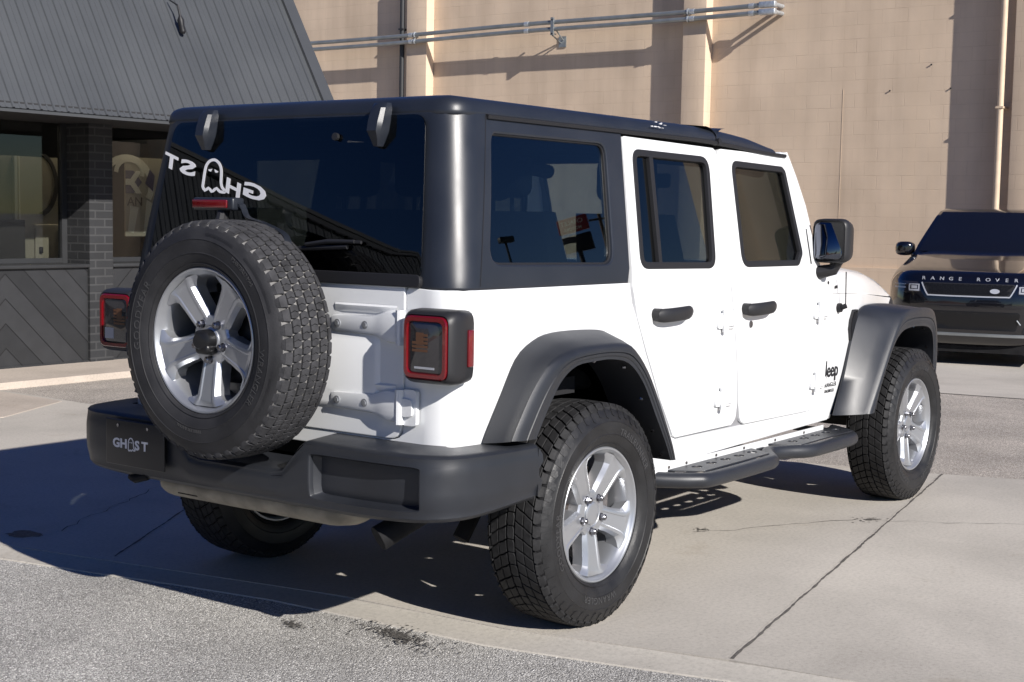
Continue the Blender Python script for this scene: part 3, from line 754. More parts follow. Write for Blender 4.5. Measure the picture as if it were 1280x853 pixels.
# inner shell so that nothing shows through
body = mb.build('body', 'paint', V)
mb = MB(); mb.box((-.66,-.70,.60),(2.2,.70,.66)); mb.box((-.50,-.40,.40),(2.4,-.30,.56)); mb.box((-.80,.30,.42),(2.4,.40,.56)); mb.box((-.80,-.40,.50),(-.5,.40,.58)); mb.box((2.1,-.45,.45),(3.25,.45,.95))
pass
mb.tube([(0,-.72,.40),(0,.72,.40)], .055, 14); mb.revolve([(0,-.13),(.09,-.10),(.14,-.03),(.15,.03),(.10,.10),(0,.13)], 18, Matrix.Translation((0,.05,.40)) @ Matrix.Rotation(PI/2, 4, 'Y'))
mb.tube([(3.008,-.72,.40),(3.008,.72,.40)], .05, 14); mb.tube([(-.3,-.5,.3),(-.1,-.55,.62)], .03, 8); mb.tube([(-.3,.5,.3),(-.1,.55,.62)], .03, 8)
mb.build('underbody', 'dark', V, smooth=40)
# pinch-weld strip under the sill
for sg in (-1, 1):
    mb = MB(); mb.box((.50,sg*.772,.425),(2.12,sg*.778,.474)); 
    mb.build('sill_flange', 'paint', V)

# --- doors
def hinge(parent, x, z, sg):
    mb = MB(); y = halfw(x)-tuck(z)
    fm = lambda u, v, h: (x+u, sg*(y+h), z+v)
    q = rounded([(-.075,-.030),(.075,-.036),(.075,.036),(-.075,.030)], .012, 3)
    mb.prism(q, -.004, .010, fm); q2 = inset2(q, .008); mb.prism(q2, .010, .013, fm)
    mb.tube([(x-.028,sg*(y+.017),z-.045),(x-.028,sg*(y+.017),z+.045)], .014, 10)
    mb.prism(rounded([(-.012,-.024),(.06,-.020),(.06,.020),(-.012,.024)], .008, 3), .01, .022, fm)
    o = mb.build('hinge', 'paint', parent)
    mb = MB(); mb.cyl((x+.03,sg*(y+.020),z), (0,sg,0), .009, .006, 8)
    return o
def door_handle(parent, x0, x1, z, sg):
    y = halfw((x0+x1)/2)-tuck(z); mb = MB(); c = (x0+x1)/2; L = (x1-x0)/2; rows = []
    # bowed grip with a fat rear end
    for i in range(17):
        t = -1+2*i/16; x = c+t*L
        hh = .027 if t < .55 else .027-.008*sstep(.55, 1, t)
        if t < -.8: hh *= .75+.25*sstep(-1, -.8, t)
        if t > .9: hh *= .8
        o = .018+.026*(1-abs(t)**3.0)
        w = .013
        rows.append([(x, sg*(y+o+w*math.cos(a)), z+.004*t+hh*math.sin(a)) for a in [2*PI*k/14 for k in range(14)]])
    mb.loft(rows, True, True, True)
    mb.cyl((x0+.02,sg*(y-.005),z), (0,sg,0), .024, .035, 16); mb.cyl((x1-.02,sg*(y-.005),z), (0,sg,0), .020, .03, 16)
    return mb.build('door_handle', 'blackp', parent)
def door(sg, rear):
    if rear:
        out = [(.335,1.18),(.368,1.06),(.437,.93),(.556,.738),(.676,.585),(.70,.574),(1.17,.574),(1.203,.60),(1.205,.65),(1.180,.80),(1.135,1.02),(1.103,1.18),(1.095,1.30),(1.100,1.727),(.372,1.738)]
        rr = [.03,.05,.05,.05,.02,.02,.03,.03,.05,.05,.05,.05,.05,.035,.02]
        win = [(.402,1.248),(.982,1.240),(1.022,1.685),(.432,1.690)]; wr = [.05,.06,.06,.05]
        hd = (.47,.735,1.071); hg = [(1.055,1.022),(1.065,.700)]
    else:
        out = [(1.111,1.18),(1.143,1.02),(1.188,.80),(1.215,.66),(1.245,.585),(1.29,.566),(1.93,.558),(1.985,.590),(2.005,.70),(2.005,1.225),(1.935,1.395),(1.862,1.567),(1.768,1.716),(1.72,1.724),(1.110,1.727),(1.103,1.30)]
        rr = [.05,.05,.05,.05,.04,.04,.05,.05,.05,.03,.03,.05,.03,.01,.035,.05]
        win = [(1.222,1.240),(1.765,1.238),(1.815,1.29),(1.728,1.655),(1.70,1.672),(1.222,1.680)]; wr = [.06,.04,.03,.03,.03,.05]
        hd = (1.205,1.47,1.063); hg = [(1.985,1.020),(1.985,.694)]
    if area2(out) < 0: out = out[::-1]; rr = rr[::-1]
    if area2(win) < 0: win = win[::-1]; wr = wr[::-1]
    po = inset2(rounded(out, rr, 4), .0035); pw = rounded(win, wr, 6); fm = side(sg)
    mb = MB(); sheet(mb, po, [inset2(pw, .006)], fm, .035, .12, .10, .0035, out_y(sg))
    d = mb.build('door', 'paint', V)
    mb = MB(); pin = inset2(pw, .019)
    f2 = lambda x, z: (lambda p: (p[0], p[1]+sg*.004, p[2]))(fm(x, z))
    sheet(mb, pw, [pin], f2, .022, .15, .15, .004, out_y(sg)); 
    if rear: 
        q = [(.532+.004,1.26),(.556,1.26),(.572,1.68),(.548,1.68)]
        sheet(mb, q, [], f2, .02, None, .2, .002, out_y(sg))
    mb.build('window_seal', 'trim', d)
    f3 = lambda x, z: (lambda p: (p[0], p[1]-sg*.012, p[2]))(fm(x, z))
    mb = MB(); sheet(mb, inset2(pw, .012), [], f3, .004, .2, .1, .0005, out_y(sg))
    mb.build('door_glass', 'glassd' if rear else 'glassf', d)
    door_handle(d, *hd, sg)
    for h in hg: hinge(d, *h, sg)
    if not rear:
        y = halfw(1.29)-tuck(1.0); mb = MB(); mb.cyl((1.285,sg*(y-.004),.995), (0,sg,0), .015, .008, 16); mb.build('keyhole', 'nut', d)
    # inner card
    mb = MB(); xs = (.45,1.08) if rear else (1.16,1.95); mb.box((xs[0],sg*.68,.66),(xs[1],sg*.735,1.19), .03); mb.build('door_card', 'seat', d)
    return d
for sg in (-1, 1): door(sg, True); door(sg, False)

# jambs behind the door gaps, coloured grey for the shade in them
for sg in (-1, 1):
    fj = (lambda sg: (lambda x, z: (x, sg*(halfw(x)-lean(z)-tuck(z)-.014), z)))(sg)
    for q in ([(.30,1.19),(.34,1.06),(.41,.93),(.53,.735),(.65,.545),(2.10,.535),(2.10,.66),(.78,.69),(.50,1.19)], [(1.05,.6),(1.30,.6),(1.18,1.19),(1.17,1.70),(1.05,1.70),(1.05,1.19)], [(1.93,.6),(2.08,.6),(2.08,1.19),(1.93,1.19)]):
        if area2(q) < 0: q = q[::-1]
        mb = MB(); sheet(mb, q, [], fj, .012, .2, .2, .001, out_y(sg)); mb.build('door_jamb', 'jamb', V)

# --- hardtop
half = [(0,1.757),(0,1.739),(uy(.565,1.73),1.739),(uy(.585,1.72),1.72),(uy(.632,1.23),1.232),(uy(.62,1.21),1.204),(.70,1.203)]
half = [(0,1.757)]+[(0,1.742)]+[(uy(.575,1.74),1.742),(uy(.595,1.72),1.725),(uy(.640,1.24),1.240),(uy(.645,1.21),1.203),(ux(.300),1.200),(ux(.318),1.25),(ux(.362),1.757)]
poly = half+[(-u, z) for u, z in half[::-1] if u != 0]
if area2(poly) < 0: poly = poly[::-1]
qw = [(-.545,1.268),(.222,1.258),(.258,1.708),(-.488,1.708)]
qwr = rounded(qw, [.07,.07,.055,.055], 6)
hole = [(ux(x, z), z) for x, z in qwr]; hole2 = [(-u, z) for u, z in hole[::-1]]
mb = MB(); sheet(mb, poly, [hole, hole2], wrap, .035, .06, .07, .009, wout)
ht = mb.build('hardtop', 'hardtop', V, smooth=40)
for sg in (1, -1):
    h = hole if sg == 1 else hole2
    wi = lambda d: (lambda u, z: (lambda p: (p[0], p[1]*(1-d/.8), p[2]))(wrap(u, z)))
    # outer bezel ring and glass
    ring = inset2(h, -.032) if area2(h) > 0 else inset2(h[::-1], -.032)
    hh = h if area2(h) > 0 else h[::-1]
    mb = MB(); sheet(mb, inset2(hh, -.002), [inset2(hh, .010)], wi(.010), .02, .15, .2, .004, wout); mb.build('window_bezel', 'trim', ht)
    mb = MB(); sheet(mb, inset2(hh, .004), [], wi(.016), .004, .2, .1, .0005, wout); qg = mb.build('quarter_window', 'glass', ht)
    # seam groove of the side panel
    mb = MB()
    u0 = ux(-.592); u1 = ux(-.535)
    pts = [(u0+(u1-u0)*t, 1.207+.55*t) for t in [i/10 for i in range(11)]]
    ribbon(mb, [(sg*u, z) for u, z in pts], .004, lambda u, v, h2: wi(-.0008-h2)(u, v), .0004); mb.build('panel_seam', 'trim', ht)
# black gutter under the roof edge
for sg in (-1, 1):
    mb = MB(); rows = []
    for i in range(30):
        x = -.46+(1.745+.46)*i/29; z = 1.757-.030*sstep(.9, 1.75, x)
        y = .80-lean(z)-.006
        rows.append([(x, sg*(y+.006), z+.004), (x, sg*(y+.011), z+.001), (x, sg*(y+.010), z-.011), (x, sg*(y-.01), z-.012), (x, sg*(y-.02), z+.004)])
    mb.loft(rows, True, True, True); mb.build('roof_gutter', 'trim', ht)

# --- roof slabs
def roof(name, x0, x1, rear):
    k = .16*(1.757-1.2); yw = .80-lean(1.757)-.0075; xr = XR+k+.001
    if rear: pts = rounded([(xr,-yw),(x1,-yw),(x1,yw),(xr,yw)], [.10,.004,.004,.10], 8)
    else: pts = rounded([(x0,-yw),(x1,-yw+.012),(x1+.03,-.3),(x1+.03,.3),(x1,yw-.012),(x0,yw)], [.004,.06,.3,.3,.06,.004], 8)
    # subdivide long edges
    q = []
    for i, p in enumerate(pts):
        a = Vector(pts[i-1]); b = Vector(p); n = max(1, int((b-a).length/.10))
        for j in range(n): q.append(tuple(a.lerp(b, (j+1)/n)))
    pts = q
    zb = lambda x: 1.757-.030*sstep(.9, 1.75, x)
    th = lambda x: 1-.55*sstep(1.40, 1.80, x)
    rows = []
    for h, ins in ((-.004,.003),(0,0),(.010,.001),(.022,.0035),(.033,.008),(.043,.016),(.051,.030),(.057,.050),(.061,.080)):
        r = []
        P = inset2(pts, min(ins, .45)) if ins else pts
        for (x, y), (ox, oy) in zip(P, pts):
            hh = h*th(ox) if h > 0 else h
            if name == 'hardtop_roof' : pass
            r.append((x, y, zb(ox)+hh))
        rows.append(r)
    last = rows[-1]; cx = (x0+x1)/2
    for sx, sy, dz in ((.9,.8,.010),(.75,.5,.018),(.5,.2,.022)): rows.append([(cx+(x-cx)*sx, y*sy, z+dz) for x, y, z in last])
    mb = MB(); mb.loft(rows, True, False, True); return mb.build(name, 'hardtop', V, smooth=50)
roof('hardtop_roof', -.62, 1.112, True); roof('front_roof_panel', 1.118, 1.735, False)
for sg in (-1, 1):
    mb = MB(); yv = .80-lean(1.757); mb.tube([(1.115,sg*(yv+.010),1.756),(1.115,sg*(yv-.02),1.75)], .014, 8); mb.build('roof_latch', 'trim', V)
# small scuffs on the roof edge
mb = MB(); random.seed(5)
for i in range(9):
    x = .62+random.uniform(-.05,.05); z = 1.79+random.uniform(-.012,.012); y = -(.80-lean(1.757)-.004+.007)
    mb.box((x,y-.0006,z),(x+random.uniform(.006,.02),y+.004,z+random.uniform(.001,.004)))
mb.build('scuff_mark', 'white', V)

# --- rear glass
rw = rounded([(-uy(.655,1.225),1.226),(uy(.655,1.225),1.226),(uy(.598,1.75),1.752),(-uy(.598,1.75),1.752)], [.04,.04,.05,.05], 6)
wr_ = lambda d: (lambda u, z: (lambda p: (p[0]-d, p[1], p[2]))(wrap(u, z)))
mb = MB(); sheet(mb, rw, [], wr_(.012), .005, .2, .12, .001, wout); rg = mb.build('rear_window', 'glassr', V)
mb = MB(); sheet(mb, rounded([(-uy(.652,1.2),1.205),(uy(.652,1.2),1.205),(uy(.650,1.225),1.238),(-uy(.650,1.225),1.238)], .012, 3), [], wr_(.016), .02, .3, None, .004, wout); mb.build('lower_glass_trim', 'trim', rg)
def rearpt(y, z, h): p = wrap(-uy(y, z), z); return (p[0]-.0145-h, p[1], p[2])     # y: world y
for y in (.403, -.420):
    mb = MB(); sec = [(1.792,.030,.016),(1.775,.034,.036),(1.73,.034,.048),(1.70,.032,.050),(1.675,.024,.034),(1.650,.014,.020)]; rows = []
    for z, w, d in sec:
        x = wrap(0, min(z, 1.757))[0]-.013
        rows.append([(x+.004, y-w, z), (x-d*.7, y-w*.92, z), (x-d, y-w*.62, z), (x-d, y+w*.62, z), (x-d*.7, y+w*.92, z), (x+.004, y+w, z)])
    mb.loft(rows, False, True, True); mb.build('glass_hinge', 'hardtop', rg, smooth=30)
mb = MB(); 
fm = lambda u, v, h: rearpt(u, v, h)
def skew(y0, z0, slope, yl): # mirrored letters running to -u
    return lambda u, v, h: rearpt(y0-u*0+0 - 0*v + u, z0 + slope*u + v, h)
sz = .098
lay = (('T', .628, 1.588, .80), ('S', .540, 1.562, 1.30), ('H', .283, 1.492, .80), ('G', .192, 1.480, 1.15))
for ch, yl, z0, kx in lay:
    tx = text2d(ch, sz*1.0, .034, width=1.5)
    wv = max(v[0] for v in tx[0]); mb = MB()
    # reads mirrored: glyph x runs towards +y (picture left)
    put_text(mb, tx, (lambda yl, z0, wv, kx: (lambda u, v, h: rearpt(yl-wv*kx+u*kx, z0+v*.72+(u-wv)*.26+.01, h)))(yl, z0, wv, kx), .0008)
    mb.build('window_letter', 'white', rg, smooth=0)
mb = MB(); ghost(mb, lambda u, v, h: rearpt(.358+u*1.32, 1.558+v+u*.2, h), .083, -1); mb.build('ghost_emblem', 'white', rg, smooth=0)
mb = MB(); mb.tube([rearpt(-.16,1.325,.02), rearpt(-.26,1.338,.022), rearpt(-.375,1.340,.018)], [.007,.008,.006], 8); mb.tube([rearpt(.22,1.292,.012), rearpt(-.34,1.322,.010)], .008, 8); mb.tube([rearpt(-.40,1.338,.012), rearpt(-.26,1.338,.012)], .006, 6); mb.build('rear_wiper', 'blackp', rg)
mb = MB(); mb.cyl(rearpt(-.226,1.685,0), (-1,0,.1), .013, .012, 10); mb.build('washer_nozzle', 'blackp', rg)

# --- tailgate
tg = rounded([(-.592,.712),(.580,.712),(.590,1.212),(-.592,1.212)], [.05,.05,.02,.02], 5)
def gate(u, z): p = wrap(u, z); return (p[0]-.006, p[1], p[2])
mb = MB(); sheet(mb, tg, [], gate, .03, .1, .1, .004, wout)
def gpt(u, v, h): return (XR-.006-h, -u, v)             # u towards the right
# raised centre field and louvres
fld = rounded([(-.52,.80),(.475,.80),(.475,1.035),(-.52,1.035)], .03, 4)
rows = [[gpt(u, v, -.001) for u, v in inset2(fld, -.016)], [gpt(u, v, .006) for u, v in inset2(fld, -.006)], [gpt(u, v, .010) for u, v in inset2(fld, .004)]]
mb.loft(rows, True, False, True)
for z in (1.127, .874):
    rows = []
    for i in range(12):
        u = .29+.27*i/11; e = .3+.7*min(1, min(i, 11-i)/2)
        rows.append([gpt(u, z-.016, 0), gpt(u, z-.010, .006*e), gpt(u, z+.006, .010*e), gpt(u, z+.012, 0)])
    mb.loft(rows)
gt = mb.build('tailgate', 'paint', V)
for z in (1.072, .818):
    mb = MB(); rows = []
    for u, hz, d in ((.275,.018,.004),(.285,.026,.014),(.31,.029,.020),(.47,.034,.022),(.50,.044,.026),(.535,.054,.030),(.578,.054,.032)):
        rows.append([gpt(u, z-hz, 0), gpt(u, z-hz*.85, d*.8), gpt(u, z-hz*.55, d), gpt(u, z+hz*.55, d), gpt(u, z+hz*.85, d*.8), gpt(u, z+hz, 0)])
    mb.loft(rows, False, True, True)
    q = rounded([(.596,-.058),(.655,-.058),(.655,.058),(.596,.058)], .014, 3)
    mb.prism([(a, z+b) for a, b in q], -.001, .016, gpt)
    mb.tube([gpt(.590, z-.056, .020), gpt(.590, z+.056, .020)], .016, 10)
    q = rounded([(.602,-.030),(.644,-.026),(.644,.026),(.602,.030)], .01, 3); mb.prism([(a, z+b) for a, b in q], .010, .026, gpt)
    hg = mb.build('hinge', 'paint', gt, smooth=30)
    for u in (.318, .440):
        mb = MB(); mb.cyl(gpt(u, z, .0195), (-1,0,0), .0135, .003, 16); mb.cyl(gpt(u, z, .022), (-1,0,0), .0085, .004, 6)
        b = mb.build('hinge_bolt', 'alloy', V)
# spare carrier and high brake lamp
mb = MB(); mb.box((-.93,-.14,.86),(-.72,.14,1.16), .03); mb.build('spare_carrier', 'blackp', V)
mb = MB(); mb.tube([(-.90,-.10,1.30),(-.87,-.10,1.345),(-.83,-.115,1.405)], .012, 8)
pts = [(-.80,.10,1.452),(-.80,.075,1.452),(-.80,.06,1.425),(-.81,.03,1.405),(-.83,-.06,1.39),(-.85,-.17,1.36),(-.87,-.215,1.335),(-.89,-.235,1.30),(-.90,-.24,1.22)]
mb = MB(); pr = resample([Vector(p) for p in pts], 30); rows = []
for p in pr: rows.append([p+Vector((-.008,.004,.007)), p+Vector((.02,.004,.007)), p+Vector((.02,-.004,-.007)), p+Vector((-.008,-.004,-.007))])
mb.loft(rows, True, True, True); mb.box((-.83,.085,1.434),(-.775,.285,1.478), .008); hb = mb.build('high_brake_light', 'hardtop', V)
mb = MB(); mb.box((-.838,.108,1.442),(-.8305,.280,1.470), .003); mb.build('brake_lens', 'red', hb)
mb = MB(); mb.tube([(-.80,.16,1.44),(-.84,.14,1.36),(-.87,.08,1.1)], .022, 10); mb.build('lamp_stalk', 'blackp', hb)

# --- tail lights
for sg in (-1, 1):
    mb = MB(); x0 = -.795
    fy = lambda d: sg*d
    def rect(y0, y1, z0, z1, r): return rounded([(y0,z0),(y1,z0),(y1,z1),(y0,z1)], r, 4)
    rows = []
    for x, y0, y1, z0, z1, r in ((-.655,.650,.820,.920,1.125,.03),(-.672,.648,.832,.910,1.136,.035),(-.74,.643,.846,.905,1.140,.035),(-.775,.643,.846,.908,1.137,.035),(-.793,.650,.840,.915,1.130,.035),(-.800,.657,.834,.921,1.124,.03)):
        rows.append([(x, fy(y), z) for y, z in rect(y0, y1, z0, z1, r)])
    mb.loft(rows, True, True, False)
    rows = [[(-.800, fy(y), z) for y, z in rect(.657,.834,.921,1.124,.03)], [(-.796, fy(y), z) for y, z in rect(.660,.831,.924,1.121,.03)]]
    mb.loft(rows, True, False, True)
    tl = mb.build('tail_light', 'blackp', V, smooth=40)
    o2 = rect(.657,.830,.924,1.120,.03); i2 = rect(.674,.812,.942,1.101,.02)
    mb = MB(); mb.loft([[(-.796, fy(y), z) for y, z in o2], [(-.803, fy(y), z) for y, z in o2], [(-.806, fy(y), z) for y, z in inset2(o2, .004)], [(-.806, fy(y), z) for y, z in inset2(i2, -.003)], [(-.797, fy(y), z) for y, z in i2]], True); mb.build('light_ring', 'red', tl)
    mb = MB(); mb.loft([[(-.7985, fy(y), z) for y, z in i2], [(-.8005, fy(y), z) for y, z in inset2(i2, .004)]], True, False, True); mb.build('smoked_lens', 'smoke', tl)
    mb = MB()
    for k in range(5):
        z = 1.060-k*.012; ya = .690 if k > 1 else .705
        mb.box((-.8015, fy(ya), z-.004), (-.8008, fy(.752), z+.004))
    mb.box((-.8014, fy(.706), 1.030), (-.8006, fy(.735), 1.068)); mb.build('turn_lens', 'amber', tl)
    mb = MB(); mb.box((-.8016, fy(.700 if sg < 0 else .752), .955), (-.8006, fy(.78 if sg < 0 else .802), .962 if sg < 0 else .995)); mb.build('reverse_lens', 'clear', tl)
    mb = MB(); mb.box((-.715, fy(.835), .962), (-.688, fy(.8485), 1.078), .004); mb.build('side_reflector', 'red', tl)

# --- rear bumper
path = resample([Vector(p) for p in ((-.905,0,0),(-.905,-.30,0),(-.905,-.58,0),(-.899,-.73,0),(-.880,-.806,0),(-.842,-.862,0),(-.782,-.896,0),(-.70,-.915,0),(-.58,-.932,0),(-.455,-.940,0))], 60)
cum = [0]
for a, b in zip(path, path[1:]): cum.append(cum[-1]+(b-a).length)
BL = cum[-1]
def bpath(u):
    s = 1 if u >= 0 else -1; a = min(abs(u), BL-1e-6); k = 0
    lo = 0
    for i in range(len(cum)-1):
        if cum[i+1] >= a: lo = i; break
    t = (a-cum[lo])/(cum[lo+1]-cum[lo]); p = path[lo].lerp(path[lo+1], t); d = (path[lo+1]-path[lo]).normalized()
    n = Vector((d.y, -d.x, 0))
    if n.x > 0: n = -n
    if n.y > .2: n = -n
    return Vector((p.x, s*p.y, 0)), Vector((n.x, s*n.y, 0))
def btop(u): return .690-.11*(1-sstep(.20, .335, abs(u)))
def bbot(u): return .508-.018*sstep(1.0, .5, abs(u))+.025*sstep(.95, 1.3, abs(u))
def bump(u, v, off=0):
    p, n = bpath(u); z0, z1 = bbot(u), btop(u); z = z0+(z1-z0)*v
    o = off-.012*(1-sstep(0, .35, v))*1.0-.006*sstep(.7, 1, v)
    p = p+n*o; return (p.x, p.y, z)
bo = [(-BL+.004,0),(BL-.004,0),(BL-.004,1),(-BL+.004,1)]
def pocket(u0, u1): return rounded([(u0,.18),(u1,.18),(u1,.86),(u0,.86)], .045, 6)
pkR = rounded([(.345,.12),(.80,.12),(.80,.86),(.345,.86)], .05, 5)
mb = MB(); sheet(mb, bo, [pkR], bump, .02, .05, .15, .006, lambda p: Vector((p.x+.3, p.y*.9, 0)))
# pocket with sloped walls
cu, cv = .5725, .5
sc = lambda p, a, b: (cu+(p[0]-cu)*a, cv+(p[1]-cv)*b)
rows = []
for a, b, d in ((1.006,1.02,-.006),(.985,.97,-.014),(.93,.88,-.034),(.89,.82,-.044)): rows.append([bump(*sc(p, a, b), d) for p in pkR])
mb.loft(rows, True)
sheet(mb, [sc(p, .90, .84) for p in pkR], [], lambda u, v: bump(u, v, -.042), .004, .04, .2, .001, lambda p: Vector((p.x+.3, p.y*.9, 0)))
# top shelf and bottom return
tops = []; bots = []
for i in range(-60, 61):
    u = BL*.998*i/60
    def off(o, z): 
        p, n = bpath(u)
        if o < -.1: return (min(p.x+.22*abs(n.x)+.01, -.46), p.y*.86, z)
        q = p+n*o; return (q.x, q.y, z)
    w = .18 if abs(u) < .9 else .14
    tops.append([off(-.006, btop(u)), off(-.014, btop(u)+.008), off(-.028, btop(u)+.011), off(-w, btop(u)+.012), off(-w, btop(u)-.05)])
    bots.append([off(-.012, bbot(u)), off(-.022, bbot(u)-.012), off(-.05, bbot(u)-.018), off(-w, bbot(u)-.012), off(-w, bbot(u)+.05)])
mb.loft(tops); mb.loft(bots)
for i in (-60, 60):
    u = BL*.998*i/60; p, n = bpath(u); mb.face([mb.vert(q) for q in ((p+n*-.002)+Vector((0,0,bbot(u))), (p+n*-.002)+Vector((0,0,btop(u))), (p+n*-.14)+Vector((0,0,btop(u))), (p+n*-.14)+Vector((0,0,bbot(u))))])
rb = mb.build('rear_bumper', 'plastic', V, smooth=40)
# --- licence plate, left of the spare
lp_ = boxpart('license_plate', 'plate', V, (-.927,.325,.520), (-.918,.640,.684), .004, 30)
pf = lambda u, v, h: (-.9275-h, .622-u, v)
mb = MB()
for ch, u in (('G',.022),('H',.062),('S',.143),('T',.180)): put_text(mb, text2d(ch, .045, .036, width=1.2), (lambda u0: (lambda u, v, h: pf(u0+u, .585+v, h)))(u), .0008)
mb.build('plate_lettering', 'white', lp_, smooth=0)
mb = MB(); ghost(mb, lambda u, v, h: pf(.122+u, .600+v, h), .034); mb.build('ghost_emblem', 'white', lp_, smooth=0)
for y in (.57, .41):
    mb = MB(); mb.cyl((-.926,y,.664), (-1,0,0), .006, .004, 10); mb.build('plate_screw', 'nut', lp_)

# --- exhaust
mb = MB(); rows = []
for i, y in enumerate((.53,.50,.47,-.30,-.36,-.42)):
    s = (.55,.9,1,1,.85,.35)[i]
    rows.append([(-.68+.13*s*math.cos(a), y, .447+.062*s*math.sin(a)) for a in [2*PI*k/20 for k in range(20)]])
mb.loft(rows, True, True, True); mb.build('muffler', 'exhaust', V, smooth=40)
mb = MB(); mb.tube([(-.40,-.66,.52),(-.60,-.66,.50),(-.74,-.63,.455),(-.83,-.585,.405)], [.034,.036,.040,.042], 16, True); mb.build('tailpipe', 'dark', V, smooth=50)
mb = MB(); mb.tube([(-.70,.46,.52),(-.84,.46,.50),(-.885,.47,.482),(-.89,.52,.468),(-.87,.57,.468),(-.80,.57,.475),(-.74,.55,.52)], .014, 8); mb.build('tow_hook', 'dark', V)

# --- flares
def arch(pts, n=40): return resample([Vector((x, y, z)) for x, y, z in pts], n)
def flare(name, A, B, D, sg, inner_y=.74):
    a = arch([(x, y, z) for x, y, z in A]); b = arch(B); d = arch(D); n = len(a); rows = []
    for i in range(n):
        pa, pb, pd = a[i], b[i], d[i]
        t = (pb-pa)
        p1 = pa+Vector((0,-.02,0)); 
        rr = [pa, pa+Vector((0,.012,0)), pa.lerp(pb, .55)+Vector((0, .012, 0))+ (pa-pd)*.03, pa.lerp(pb, .86)+Vector((0,.006,0))+(pa-pd)*.03, pb+Vector((0,-.006,0))+(pb-pd)*.10, pb, pb.lerp(pd, .18)+Vector((0,.006,0)), pb.lerp(pd, .46)+Vector((0,.006,0)), pb.lerp(pd, .49)+Vector((0,.001,0)), pb.lerp(pd, .53)+Vector((0,.005,0)), pb.lerp(pd, .72)+Vector((0,.004,0)), pb.lerp(pd, .78), pd, pd.lerp(pb, .03)+Vector((0,-.02,0)), Vector((pd.x, inner_y, pd.z))]
        rows.append([(p.x, sg*p.y, p.z) for p in rr])
    mb = MB(); mb.loft(rows)
    for r in (rows[0], rows[-1]): mb.face([mb.vert(p) for p in r])
    o = mb.build(name, 'plastic', V, smooth=45)
    for i in (9, 16, 23, 29, 34, 38):
        p = d[i]; c = d[i]+(d[i]-b[i]).normalized()*.004
        mb = MB(); mb.cyl((c.x, sg*(p.y-.035), c.z), (d[i]-b[i])*Vector((1,0,1)) if False else Vector(((d[i]-b[i]).x, 0, (d[i]-b[i]).z)), .008, .006, 8); mb.build('flare_clip', 'nut', o)
    return o
for sg in (-1, 1):
    A = [(-.578,.80,.705),(-.562,.80,.735),(-.485,.80,.852),(-.406,.80,.965),(-.312,.80,1.018),(-.203,.80,1.040),(.005,.80,1.040),(.13,.80,1.025),(.22,.80,.965),(.32,.80,.85),(.43,.80,.68),(.492,.80,.53)]
    B = [(-.565,.922,.722),(-.551,.924,.75),(-.462,.928,.874),(-.37,.930,.952),(-.273,.930,.982),(-.137,.930,.994),(.055,.930,.990),(.14,.930,.965),(.235,.930,.88),(.33,.930,.745),(.415,.928,.61),(.449,.926,.536)]
    D = [(-.462,.930,.718),(-.45,.93,.735),(-.393,.93,.815),(-.321,.93,.895),(-.234,.93,.938),(-.12,.93,.946),(-.01,.93,.945),(.10,.93,.922),(.20,.93,.845),(.295,.93,.715),(.375,.93,.60),(.41,.93,.538)]
    flare('rear_flare', A, B, D, sg)
    yw = lambda x: halfw(x)
    A = [(2.168,.80,.517),(2.263,.80,.692),(2.340,.80,.865),(2.415,.795,.975),(2.50,.785,1.018),(2.65,.765,1.027),(2.90,.73,1.020),(3.15,.68,1.000),(3.29,.65,.95),(3.345,.63,.82),(3.35,.62,.72)]
    B = [(2.305,.925,.521),(2.408,.93,.670),(2.548,.93,.852),(2.648,.93,.955),(2.749,.93,.992),(2.93,.93,.998),(3.121,.92,.982),(3.204,.91,.940),(3.262,.90,.84),(3.285,.895,.73),(3.290,.89,.64)]
    D = [(2.365,.93,.521),(2.460,.93,.680),(2.580,.93,.828),(2.675,.93,.892),(2.79,.93,.912),(2.95,.93,.912),(3.08,.92,.897),(3.165,.91,.86),(3.215,.90,.79),(3.235,.895,.70),(3.245,.89,.63)]
    flare('front_flare', A, B, D, sg, .60)
    # wheel wells
    for cx, y1 in ((0,.40),(3.008,.40)):
        mb = MB(); r0 = .515; rows = []
        pts = [(cx+r0*math.cos(a)*(1.0), .39+.56*math.sin(a)) for a in [R_(12+156*i/24) for i in range(25)]]
        yo = .785 if cx == 0 else .60
        rows = [[(x, sg*yo, z) for x, z in pts], [(x, sg*y1, z) for x, z in pts]]
        mb.loft(rows); mb.face([mb.vert((x, sg*y1, z)) for x, z in pts]); mb.build('wheel_liner', 'liner', V, smooth=60)

